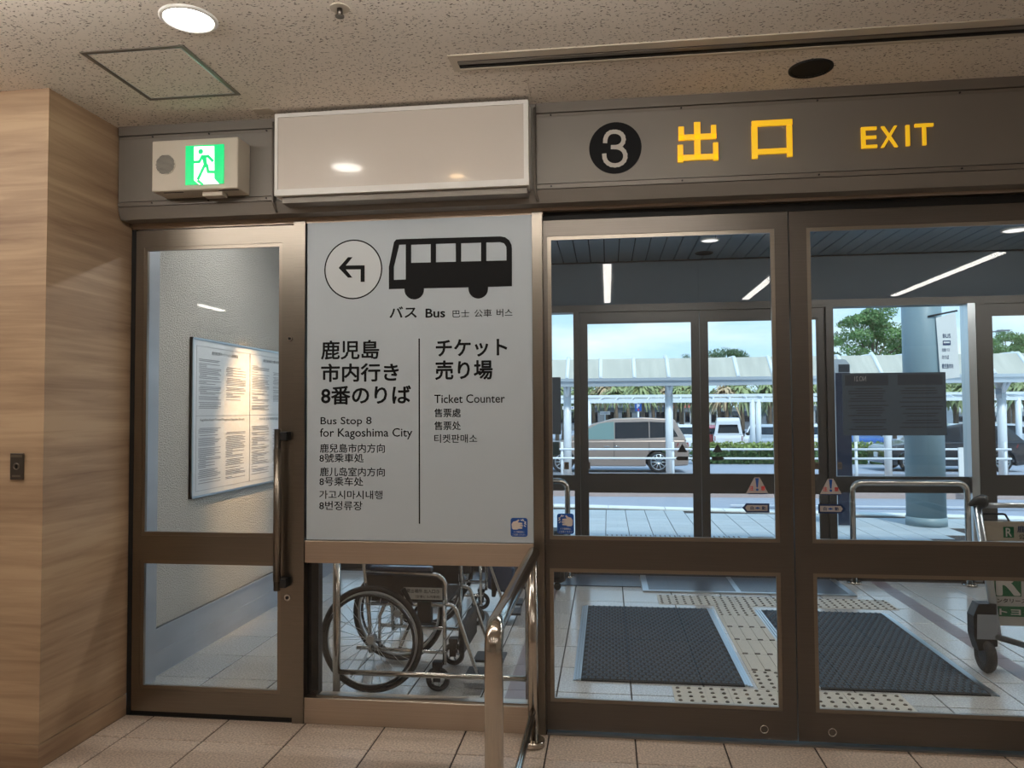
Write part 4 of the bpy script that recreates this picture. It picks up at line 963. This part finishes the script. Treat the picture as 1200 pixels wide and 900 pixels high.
# ================================================================== OUTSIDE
# ---- big column, banner, bus stop pylon
colm = thing('round_column', 'thick grey blue round column on the pavement behind the dark poster', 'column', (4.28, 7.35, GZ))
MB().tube([(4.28, 7.35, GZ), (4.28, 7.35, 4.2)], .245, 32).build('shaft', 'pillar_grey', colm); MB().tube([(4.28, 7.35, GZ), (4.28, 7.35, GZ+.12)], .255, 32).build('base_collar', 'pillar_grey', colm)
YBn = 7.1
a, b = at(1100.5, 445, 1, YBn), at(1120, 372, 1, YBn)
bn = thing('bus_banner', 'pale hanging banner with bus print beside the round column', 'banner', ((a.x+b.x)/2, YBn, a.z))
MB().prism([(a.x+.02, YBn, a.z), (b.x+.03, YBn, a.z+.03), (b.x, YBn, b.z+.07), (a.x-.02, YBn, b.z)], (0, .008, 0)).build('cloth', 'white', bn)
MB().tube([(a.x-.12, YBn, b.z+.02), (b.x+.02, YBn, b.z+.09)], .012, 8).build('arm', 'blackp', bn)
f = lambda px, py: at(px, py, 1, YBn-.003)
for body, q in (('BUS', (1105, 396, 1114, 391)), ('空港バス', (1104, 412, 1113, 408)), ('のりば', (1104, 421, 1112, 416)), ('鹿児島市内', (1104, 432, 1117, 426))):
    p, p2 = f(q[0], q[1]), f(q[2], q[3]); text(body, 'navy', bn, p, p2.x-p.x, p2.z-p.z, .01)
p, p2 = f(1105, 406), f(1114, 399); w_, h_ = p2.x-p.x, p2.z-p.z
shape('bus_print', [[(0, .2*h_), (w_, .2*h_), (w_, h_), (0, h_)], [(.1*w_, .55*h_), (.1*w_, .85*h_), (.9*w_, .85*h_), (.9*w_, .55*h_)]], 'navy', bn, p)
YP = 7.1
a = at(982, 615, 1, YP); x0 = a.x; x1 = at(1000, 600, 1, YP).x; zt = at(982, 421, 1, YP).z
py_ = thing('stop_pylon', 'tall bus stop pylon numbered 7 with navy face, behind the dark poster', 'pylon', (x0, YP, GZ))
MB().prism([(x0, YP, GZ), (x1, YP, GZ), (x1, YP, zt-.08), (x1-.05, YP, zt-.01), (x1-.09, YP, zt), (x0, YP, zt)], (0, .42, 0)).build('body', 'carsilver', py_)
box('navy_face', 'navyface', py_, x0+.005, x1-.002, YP-.006, YP, GZ+.02, at(982, 437, 1, YP).z)
box('display', 'backink', py_, x0+.05, x1-.01, YP-.006, YP, at(990, 436, 1, YP).z, at(990, 427, 1, YP).z)
text('7', 'buildd', py_, (x0-.004, YP+.36, at(976, 445, 1, YP).z), .2, .27, .0, ux=-Yv, name='numeral')
box('timetable_case', 'backink', py_, x0-.006, x0, YP+.06, YP+.36, at(976, 490, 1, YP).z, at(976, 465, 1, YP).z)
# ---- guard rails along the median
YG = 12.7
for nm, xa, xb, lb in (('road_guard_rail', -6, 4.65, 'white double road guard rail in front of the brown van'), ('road_guard_rail', 4.95, 8.0, 'white double road guard rail in front of the black car'), ('road_guard_rail', 8.5, 14, 'white double road guard rail at the far right of the road')):
    t = thing(nm, lb, 'guard rail', ((xa+xb)/2, YG, RZ), 'white guard rails along the median')
    for z in (at(720, 526.5, 1, YG).z, at(720, 537, 1, YG).z): MB().tube([(xa, YG, z), (xb, YG, z)], .022, 8).build('rail', 'white_steel', t)
    for x in [q for q in (-5.9, -3, -.98, 1.36, 4.55, 5.05, 7.9, 8.6, 13.9) if xa < q < xb]: MB().tube([(x, YG+.03, RZ+.12), (x, YG+.03, .86)], .03, 8).build('post', 'white_steel', t)
# ---- near canopy
YCa = 13.0
cn = thing('walkway_canopy', 'long white walkway canopy with pale curved roof panels over the median', 'canopy', (2, YCa, RZ))
zl, zh = at(743.5, 444, 1, YCa).z, at(742.7, 421, 1, YCa+.55).z
pitch = .73; xs0 = at(743.5, 444, 1, YCa).x
psh = None
for k in range(-9, 19):
    xa = xs0+pitch*k
    mb = MB(); pr = [(YCa, zl), (YCa+.28, zl+(zh-zl)*.5), (YCa+.56, zh), (YCa+1.3, zh+.02), (YCa+2.1, zh-.1)]
    vs = [(xa+.03, p[0], p[1]) for p in pr]+[(xa+pitch-.03, p[0], p[1]) for p in pr]; n = len(pr)
    mb.add(vs+[(x, y, z+.012) for x, y, z in vs], [(i, i+n, i+n+1, i+1) for i in range(n-1)]+[(2*n+i, 2*n+i+1, 3*n+i+1, 3*n+i) for i in range(n-1)]+[(0, 2*n, 3*n, n)])
    mb.build('roof_panel', 'canopy', cn)
    MB().tube([(xa, p[0], p[1]+.006) for p in pr], .045, 6).build('rib', 'white_steel', cn)
box('gutter_beam', 'carsilver', cn, xs0-6.6, xs0+13.9, YCa-.12, YCa+.06, zl-.16, zl+.01)
box('gutter_lip', 'carsilver', cn, xs0-6.6, xs0+13.9, YCa-.16, YCa-.12, zl-.05, zl+.015)
for px in (665, 785.5, 1044, 1180):
    p = at(px, 540, 1, YCa+.15); r = .085 if px != 1044 else .075
    MB().tube([(p.x, YCa+.3, RZ+.12), (p.x, YCa+.3, zl-.1)], r, 16).build('post', 'white_steel', cn)
    for s in ((-1, 1)): MB().tube([(p.x, YCa+.3, zl-.42), (p.x+s*.05, YCa+.02, zl-.12)], .035, 8).build('bracket', 'white_steel', cn)
    MB().tube([(p.x, YCa+.3, zl-.35), (p.x, YCa+1.2, zh+.1)], .05, 8).build('bracket', 'white_steel', cn)
# ---- far canopy
YF = 31.
zf = at(720, 470, 1, YF).z
fc = thing('far_canopy', 'far low white walkway canopy in front of the car park trees', 'canopy', (2, YF, ground(YF)))
xa, xb = at(380, 470, 1, YF).x, at(1260, 470, 1, YF).x
box('edge_beam', 'white_steel', fc, xa, xb, YF-.1, YF+.1, zf-.09, zf+.05)
pq = at(700, 465.5, 1, YF+2).z-.15
MB().add([(xa, YF, zf+.05), (xb, YF, zf+.05), (xb, YF+2.2, pq+.1), (xa, YF+2.2, pq+.1)], [(0, 1, 2, 3)]).build('roof_sheet', 'carsilver', fc)
n = int((xb-xa)/.72)
for k in range(n): x = xa+.72*k; MB().tube([(x, YF-.05, zf+.05), (x+.1, YF+.5, zf+.13), (x+.2, YF+2.2, pq+.13)], .03, 5).build('rib', 'white_steel', fc)
box('ridge', 'white_steel', fc, xa, xb, YF+2.1, YF+2.3, pq+.12, pq+.25)
for px in (690, 882, 889, 1162, 1194, 1163.5, 1003):
    x = at(px, 500, 1, YF).x; MB().tube([(x, YF, ground(YF)), (x, YF, zf)], .12 if px not in (1163.5,) else .06, 10).build('post', 'white_steel', fc)

# ---- cars: lower body from a side profile with wheel arches, tapered cabin above
def car(name, label, Lc, Wc, Hc, paint, wheel, belt, roof, wins, hood, wr=.33, front_clear=0, rw=(.12, .9, .09)):
    """front at -x. hood = lower-body top line [(x, z)], roof = cabin outline above the belt, wins = side windows"""
    t = thing(name, label, 'car', (0, 0, 0))
    g = .19
    low = [(-Lc/2+.03, g+.05), (-Lc/2, .45)]+hood+[(Lc/2, .5), (Lc/2-.03, g+.05)]
    bot = []
    for cx in (wheel[1], wheel[0]):
        bot += [(cx+(wr+.05)*math.cos(a), max(g, wr+(wr+.05)*math.sin(a))) for a in np.linspace(-.35, PI+.35, 13)]
    poly = low+bot
    hw = Wc/2
    mb = MB(); n = len(poly)
    vs = [(x, -hw, z) for x, z in poly]+[(x, hw, z) for x, z in poly]
    mb.add(vs, [tuple(range(n)), tuple(range(2*n-1, n-1, -1))]+[(i, i+n, (i+1) % n+n, (i+1) % n) for i in range(n)])
    mb.build('body', paint, t, bevel=.05)
    zt = max(z for _, z in roof)
    def ins(z): return hw-.03-(.16*(z-belt)/(zt-belt))
    n = len(roof); mb = MB()
    vs = [(x, -ins(z), z) for x, z in roof]+[(x, ins(z), z) for x, z in roof]
    mb.add(vs, [tuple(range(n-1, -1, -1)), tuple(range(n, 2*n))]+[(i, (i+1) % n, (i+1) % n+n, i+n) for i in range(n)])
    mb.build('cabin', paint, t, bevel=.04)
    for iw, wpoly in enumerate(wins):
        for s in (-1, 1):
            q = [(x, s*(ins(z)+.006), z) for x, z in wpoly]
            mb = MB(); mb.add(q, [tuple(range(len(q)))]); mb.build('side_window', 'glassf' if (iw < front_clear) else 'glassd', t)
    (xa, za), (xb, zb) = roof[0], roof[1]; (xc, zc), (xd, zd) = roof[-1], roof[-2]
    for (p, q, sgn, nm) in (((xa, za), (xb, zb), -1, 'windscreen'), ((xc, zc), (xd, zd), 1, 'rear_window')):
        u0, u1 = rw[:2] if sgn > 0 else (.12, .9); P0 = (p[0]+(q[0]-p[0])*u0+sgn*.012, p[1]+(q[1]-p[1])*u0+.004); P1 = (p[0]+(q[0]-p[0])*u1+sgn*.012, p[1]+(q[1]-p[1])*u1+.004)
        e = rw[2] if sgn > 0 else .09
        MB().add([(P0[0], -ins(P0[1])+e, P0[1]), (P0[0], ins(P0[1])-e, P0[1]), (P1[0], ins(P1[1])-e, P1[1]), (P1[0], -ins(P1[1])+e, P1[1])], [(0, 1, 2, 3)]).build(nm, 'glassd', t)
    for cx in wheel:
        for s in (-1, 1):
            y = s*(hw-.11)
            ty = MB().ring((cx, y, wr), wr-.085, .085, 'y', 30, 8).build('wheel', 'rubber', t)
            rm = MB().cyl((cx, y+s*.03, wr), (cx, y+s*.075, wr), wr-.11, 24).build('rim', 'blackp', ty)
            mb = MB()
            for k in range(10): a = 2*PI*k/10; mb.tube([(cx, y+s*.085, wr), (cx+(wr-.11)*math.cos(a), y+s*.085, wr+(wr-.11)*math.sin(a))], .016, 5)
            mb.ring((cx, y+s*.08, wr), wr-.11, .014, 'y', 24, 6); mb.build('rim_spoke', 'alu', ty, 'stuff')
    zb_ = belt
    for wp in wins[1:]:
        for s in (-1, 1): box('door_seam', 'blackp', t, wp[0][0]-.035, wp[0][0]-.02, s*hw-.003, s*hw+.003, .36, belt-.02)
    for s in (-1, 1):
        MB().prism([(-Lc/2-.006, s*(hw-.08), .62), (-Lc/2+.3, s*(hw+.002), .66), (-Lc/2+.34, s*(hw+.002), .78), (-Lc/2+.06, s*(hw-.08), .74)], (0, -s*.03, 0)).build('headlight', 'headlight', t)
        MB().prism([(Lc/2+.006, s*(hw-.05), zb_-.28), (Lc/2-.38, s*(hw+.004), zb_-.16), (Lc/2-.34, s*(hw+.004), zb_-.05), (Lc/2-.02, s*(hw-.05), zb_-.04)], (0, -s*.04, 0)).build('tail_light', 'taillight', t)
        xm = roof[0][0]+.5
        MB().tube([(xm, s*(hw+.02), belt+.05), (xm+.02, s*(hw+.12), belt+.09), (xm+.06, s*(hw+.2), belt+.08)], [.03, .09, .07], 10).build('mirror', 'blackp', t)
        for hx in (.15, .45): MB().tube([(roof[0][0]+1.15+hx, s*(hw+.006), belt-.16), (roof[0][0]+1.32+hx, s*(hw+.006), belt-.16)], .016, 6).build('door_handle', 'chrome', t)
    box('number_plate', 'white', t, Lc/2-.01, Lc/2+.012, -.165, .165, .62, .78); box('number_plate', 'white', t, -Lc/2-.012, -Lc/2+.01, -.165, .165, .42, .58)
    return t
def put(o, x, y, rz=0): o.location = (x, y, ground(y)); o.rotation_euler.z = rz
def minivan(name, label, paint):
    hood = [(-2.36, .72), (-2.15, .86), (-1.45, 1.0), (2.25, 1.02), (2.36, .85)]
    roof = [(-1.5, .98), (-.55, 1.52), (.1, 1.68), (1.0, 1.71), (1.95, 1.66), (2.32, .98)]
    wins = [[(-1.18, 1.04), (-1.05, 1.16), (-.80, 1.3), (-.80, 1.04)], [(-.74, 1.04), (-.74, 1.34), (-.36, 1.53), (.1, 1.58), (.1, 1.04)], [(.13, 1.06), (.13, 1.56), (1.17, 1.58), (1.17, 1.08)], [(1.20, 1.08), (1.20, 1.58), (1.82, 1.55), (2.05, 1.12)]]
    return car(name, label, 4.75, 1.8, 1.73, paint, (-1.5, 1.45), .98, roof, wins, hood, .34, 2)
van = minivan('minivan', 'brown bronze minivan parked behind the white guard rail', 'van')
YV = 21.0
px_f, px_r = at(662, 545, 1, YV-.9).x, at(769, 545, 1, YV-.9).x
put(van, (px_f+px_r)/2+.025, YV)
def keivan(label, paint):
    hood = [(-1.68, .78), (-1.55, .95), (1.62, .98), (1.68, .8)]
    roof = [(-1.56, .95), (-1.05, 1.74), (-.8, 1.84), (1.35, 1.84), (1.55, 1.70), (1.64, .95)]
    wins = [[(-1.25, 1.02), (-1.0, 1.45), (-.9, 1.6), (-.35, 1.62), (-.35, 1.02)], [(-.28, 1.02), (-.28, 1.62), (.55, 1.62), (.55, 1.02)], [(.62, 1.02), (.62, 1.62), (1.3, 1.62), (1.38, 1.02)]]
    return car('van', label, 3.4, 1.48, 1.86, paint, (-1.15, 1.2), .95, roof, wins, hood, .28, 0, (.14, .72, .16))
def sedan(label, paint, name='car'):
    hood = [(-2.05, .68), (-1.9, .80), (-1.1, .92), (1.9, .95), (2.05, .8)]
    roof = [(-1.15, .90), (-.35, 1.38), (.2, 1.48), (1.0, 1.46), (1.6, 1.33), (2.0, .92)]
    wins = [[(-.8, .95), (-.25, 1.32), (.15, 1.38), (.15, .95)], [(.22, .95), (.22, 1.385), (.9, 1.37), (1.0, .96)], [(1.07, .97), (.97, 1.36), (1.35, 1.28), (1.6, 1.0)]]
    return car(name, label, 4.15, 1.72, 1.48, paint, (-1.35, 1.32), .9, roof, wins, hood, .31)
kv = keivan('white box van seen from behind over the hedge', 'carwhite'); p = at(858, 520, 1, 36.5); put(kv, p.x, 38, -PI/2-.12)
c1 = sedan('black hatchback parked right, behind the round column', 'carblack'); YK = 22
xf, xr = at(1073, 550, 1, YK-.86).x, at(1171.5, 550, 1, YK-.86).x; put(c1, (xf+xr)/2, YK)
c2 = sedan('silver car nearest the meeting edge of the inner doors, beyond hedge', 'carsilver'); put(c2, at(905, 510, 1, 37).x, 38, PI/2-.25)
for k, (px, yy, rz, paint, lb) in enumerate(((893, 43, 1.3, 'carwhite', 'white car half hidden behind the silver car in the car park'), (832, 41, -1.5, 'carred', 'red car beside the white box van in the car park'), (950, 38, PI/2, 'carwhite', 'white car seen between the inner and outer door stiles'),
        (1002, 39, 1.6, 'carblue', 'blue car behind the dark poster over the hedge'), (1110, 35.2, .1, 'carsilver', 'silver car behind the black hatchback'), (1160, 38, .2, 'carsilver', 'silver car at right under the far canopy'), (806, 40, 1.4, 'carwhite', 'white car just behind the tail of the brown minivan'))):
    c = dup(c2); c['label'] = lb; put(c, at(px, 510, 1, yy).x, yy, rz)
    for ch in c.children:
        if ch.name.startswith(('body', 'cabin', 'mirror')):
            ch.material_slots[0].link = 'OBJECT'; ch.material_slots[0].material = M[paint]

# ---- hedge, shrubs, palms, trees
def leaves(name, centres, radii, n, size, m, parent, flat=.8):
    """cloud of leaf cards filling ellipsoids"""
    cs = np.array(centres, float); rs = np.array(radii, float); k = RNG.integers(0, len(cs), n)
    d = RNG.normal(size=(n, 3)); d /= np.linalg.norm(d, axis=1)[:, None]
    p = cs[k]+d*rs[k]*(RNG.random((n, 1))**.35)
    u = RNG.normal(size=(n, 3)); u /= np.linalg.norm(u, axis=1)[:, None]; v = np.cross(u, RNG.normal(size=(n, 3))); v /= np.linalg.norm(v, axis=1)[:, None]
    s = size*(.6+.8*RNG.random((n, 1)))
    V = np.stack([p-u*s, p+v*s*.5, p+u*s, p-v*s*.5], 1).reshape(-1, 3)
    off = np.array(wloc(parent)) if parent is not None else 0
    me = bpy.data.meshes.new(name); me.from_pydata((V-off).tolist(), [], np.arange(4*n).reshape(-1, 4).tolist()); me.materials.append(M[m])
    o = bpy.data.objects.new(name, me); C.objects.link(o); o.parent = parent; o['kind'] = 'stuff'; return o
def hedge(x0, x1, y, label):
    g = ground(y); h = .78; t = thing('hedge', label, 'hedge', ((x0+x1)/2, y, g))
    n = int((x1-x0)/.5)
    cs = [(x0+(k+.5)*(x1-x0)/n, y+random.uniform(-.05, .05), g+h*.45) for k in range(n)]
    box('twigs', 'greenl', t, x0, x1, y-.12, y+.12, g+.02, g+h*.6)
    leaves('foliage', [(c[0], c[1], g+h*.42) for c in cs], [(.45, .42, .42)]*n, 300*n, .07, 'greenl', t)
    leaves('new_growth', [(c[0], c[1], g+h*.85) for c in cs], [(.42, .4, .16)]*n, 260*n, .055, 'green3', t)  # lighter leaves along the top of the hedge
YH = 25.6
hedge(at(812, 530, 1, YH).x, at(1015, 530, 1, YH).x, YH, 'clipped green hedge behind the tail of the brown minivan')
hedge(at(1020, 530, 1, YH).x, at(1230, 530, 1, YH).x, YH, 'clipped green hedge behind the black hatchback')
hedge(at(420, 530, 1, YH).x, at(800, 530, 1, YH).x, YH, 'clipped green hedge hidden behind the brown minivan')
def palm(x, y, h, label, dry):
    g = ground(y); t = thing('palm_tree', label, 'palm tree', (x, y, g), 'palm trees behind the far canopy')
    MB().tube([(x, y, g), (x+.1, y, g+h*.5), (x, y, g+h)], [.16, .13, .12], 8).build('trunk', 'bark', t)
    mb = MB()
    for k in range(110):
        a = random.uniform(0, 2*PI); el = random.uniform(-.5, 1.3); ln = random.uniform(.8, 1.45)
        base = Vector((x, y, g+h)); d = Vector((math.cos(a)*math.cos(el), math.sin(a)*math.cos(el), math.sin(el)))
        pts = [base+d*ln*q+Vector((0, 0, -.7*ln*q*q)) for q in (0, .35, .7, 1)]
        sd = Vector((-math.sin(a), math.cos(a), 0))
        for i in range(3):
            w0, w1 = (.03, .09, .08, .01)[i], (.03, .09, .08, .01)[i+1]
            mb.add([pts[i]-sd*w0, pts[i+1]-sd*w1-Vector((0, 0, .1)), pts[i+1]+sd*w1-Vector((0, 0, .1)), pts[i]+sd*w0], [(0, 1, 2, 3)])
    mb.build('frond_crown', 'dry' if dry else 'palm', t, 'stuff')
for k in range(58):
    px = 386+k*14.6+random.uniform(-4, 4); yy = random.uniform(44, 54)
    palm(at(px, 470, 1, yy).x, yy, random.uniform(3.4, 4.0), 'bushy green palm in the row behind the far canopy' if k % 5 != 2 else 'palm with dry tan fronds in the row behind the far canopy', k % 5 == 2)
def tree(px, py_top, py_bot, wpx, y, label, blobs, dens, dark=False, leaf=None):
    x = at(px, py_bot, 1, y).x; g = ground(40); zt = at(px, py_top, 1, y).z; zb = at(px, py_bot, 1, y).z; wd = (at(px+wpx/2, py_bot, 1, y).x-x)
    t = thing('tree', label, 'tree', (x, y, g)); H = zt-zb
    cs = []; rs = []
    for k in range(blobs):
        u, v = random.uniform(-.85, .85), random.uniform(.05, .9); v *= (1-.55*abs(u)**1.5)
        if dark and not leaf: v = v*.75
        cs.append((x+u*wd, y+random.uniform(-.5, .5)*wd, zb+v*H)); rr = wd*(random.uniform(.26, .36) if dark and not leaf else random.uniform(.13, .24)); rs.append((rr*1.25, rr, rr*.62))
    leaves('crown', cs, rs, dens*blobs, .028*wd*(1.15 if dark else 1), leaf or ('greenl' if dark else 'greenl2'), t)
    mb = MB(); mb.tube([(x, y, g), (x+.05*wd, y, zb), (x, y, zb+.35*H)], [.05*wd, .04*wd, .02*wd], 8)
    mb.build('trunk', 'bark', t)
    for c in cs[:12]: MB().tube([(x+.03*wd, y, zb-.15*H), ((x+c[0])/2, (y+c[1])/2, zb+(c[2]-zb)*.4), c], [.022*wd, .014*wd, .006*wd], 6).build('branch', 'bark', t)
tree(1022, 358, 424, 122, 62, 'tall spreading tree above the canopy, behind the bus stop pylon', 46, 300)
tree(1180, 388, 424, 96, 66, 'rounded tree top above the canopy near the frame edge', 34, 300)
tree(850, 401, 430, 58, 70, 'low tree top above canopy between outer and inner door stiles', 34, 240, True)
tree(800, 409, 430, 30, 70, 'small dark tree top above the canopy left of outer meeting stile', 16, 220, True)
for px, w_ in ((420, 80), (500, 80), (570, 70), (640, 60), (720, 80), (790, 60), (900, 90), (975, 60), (1040, 90), (1120, 70), (1190, 80)):
    tree(px, 434, 468, w_*1.3, 72, 'dull green tree in the far row behind the palms', 26, 170, True, 'palm')
for o in list(C.objects):
    if o.get('label') == 'dull green tree in the far row behind the palms': o['group'] = 'far row of trees'
# ---- far buildings and signs
def building(px0, px1, py0, y, m, roofm, label, nwin):
    a, b = at(px0, py0, 1, y), at(px1, py0, 1, y); g = ground(40); t = thing('building', label, 'building', ((a.x+b.x)/2, y, g)); zt = a.z
    box('wall', m, t, a.x, b.x, y, y+6, g, zt); box('roof', roofm, t, a.x-.3, b.x+.3, y-.4, y+6.3, zt, zt+.45)
    for k in range(nwin):
        x = a.x+(b.x-a.x)*(k+.5)/nwin; ww = (b.x-a.x)/nwin*.32; f_ = box('window', 'buildd', t, x-ww, x+ww, y-.05, y, g+.9, zt-.4); box('pane', 'glassd', f_, x-ww+.06, x+ww-.06, y-.07, y-.05, g+.98, zt-.48)
building(400, 785, 480, 80, 'buildd', 'buildd', 'low grey building far behind the brown minivan', 20)
building(790, 852, 478, 82, 'build', 'roofred', 'low white building with terracotta roof beyond the car park', 6)
building(855, 935, 482, 84, 'buildd', 'buildd', 'grey shed with flat roof behind the white box van', 6)
building(942, 975, 476, 78, 'build', 'build', 'small white building seen between door stiles', 3)
building(1120, 1220, 483, 80, 'build', 'build', 'low white building behind the far canopy near the frame edge', 8)
def post_sign(px, py0, py1, hpx, y, face, label, txt, tm, panel_m='white_steel'):
    a, b = at(px-hpx, py1, 1, y), at(px+hpx, py0, 1, y); t = thing('road_sign', label, 'sign', ((a.x+b.x)/2, y, ground(y)))
    MB().tube([((a.x+b.x)/2, y+.05, ground(y)), ((a.x+b.x)/2, y+.05, b.z)], .05, 8).build('post', panel_m, t); box('board', face, t, a.x, b.x, y-.02, y+.02, a.z, b.z)
    w_, h_ = b.x-a.x, b.z-a.z
    for s, (u0, v0, u1, v1), m in txt: text(s, m, t, (a.x+u0*w_, y-.025, a.z+v0*h_), (u1-u0)*w_, (v1-v0)*h_, .02)
    return t
post_sign(748, 473, 482, 3.8, 40, 'blue', 'blue parking sign on a post above the minivan roof', [('P', (.3, .4, .7, .92), 'white'), ('満', (.35, .05, .65, .35), 'red')], 0)
post_sign(1147.5, 472, 486, 3.4, 33, 'blue', 'tall blue sign with white characters under the far canopy', [('駐', (.2, .68, .8, .95), 'white'), ('車', (.2, .37, .8, .64), 'white'), ('場', (.2, .05, .8, .32), 'white')], 0)
post_sign(709, 482, 486, 6, 50, 'white', 'small white street board with blue lettering behind the minivan', [('レンタカー', (.08, .2, .92, .8), 'blue')], 0)
post_sign(666, 476, 480, 7, 46, 'white', 'small white street board behind the first white canopy post', [('バス駐車場', (.08, .2, .92, .8), 'blue')], 0)
YR = 13.05
a, b = at(1150, 467, 1, YR), at(1166.5, 455.5, 1, YR); rs_ = thing('hanging_sign', 'white hanging sign with red characters under the near canopy', 'sign', ((a.x+b.x)/2, YR, a.z))
box('board', 'white', rs_, a.x, b.x, YR, YR+.03, a.z, b.z); box('side_box', 'buildd', rs_, b.x, b.x+.12, YR, YR+.03, a.z, b.z)
for k, s in enumerate(('一般車', '進入禁止')): text(s, 'red', rs_, (a.x+.02, YR-.003, a.z+(.53-.47*k)*(b.z-a.z)), (b.x-a.x)-.04, .4*(b.z-a.z), .03)
for x in (a.x+.05, b.x-.05): MB().cyl((x, YR+.015, b.z), (x, YR+.015, zl-.1), .012, 8).build('hanger', 'white_steel', rs_)
YL = 55
x = at(1145, 400, 1, YL).x; zt = at(1145, 391, 1, YL).z; sl_ = thing('street_lamp', 'thin dark street lamp above the canopy roof, right of the bright upright', 'street lamp', (x, YL, ground(40)))
MB().tube([(x, YL, ground(40)), (x, YL, zt)], .07, 8).build('pole', 'buildd', sl_); MB().tube([(x-.5, YL, zt), (x+1.9, YL, zt+.18)], .05, 6).build('arm', 'buildd', sl_); box('lamp_head', 'buildd', sl_, x+1.4, x+2.2, YL-.12, YL+.12, zt+.14, zt+.24)
# notice boards at the far side of the road
a, b = at(1130, 541, 1, 12.3), at(1139, 524.5, 1, 12.3)
ks = thing('kerb_board', 'white upright board with black characters in front of the black hatchback', 'sign', ((a.x+b.x)/2, 12.3, RZ))
box('board', 'white', ks, a.x-.1, b.x, 12.3, 12.33, RZ+.13, b.z); text('横', 'ink', ks, (a.x+.03, 12.296, (a.z+b.z)/2), .13, .13, .02); text('断', 'ink', ks, (a.x+.03, 12.296, a.z), .13, .13, .02)
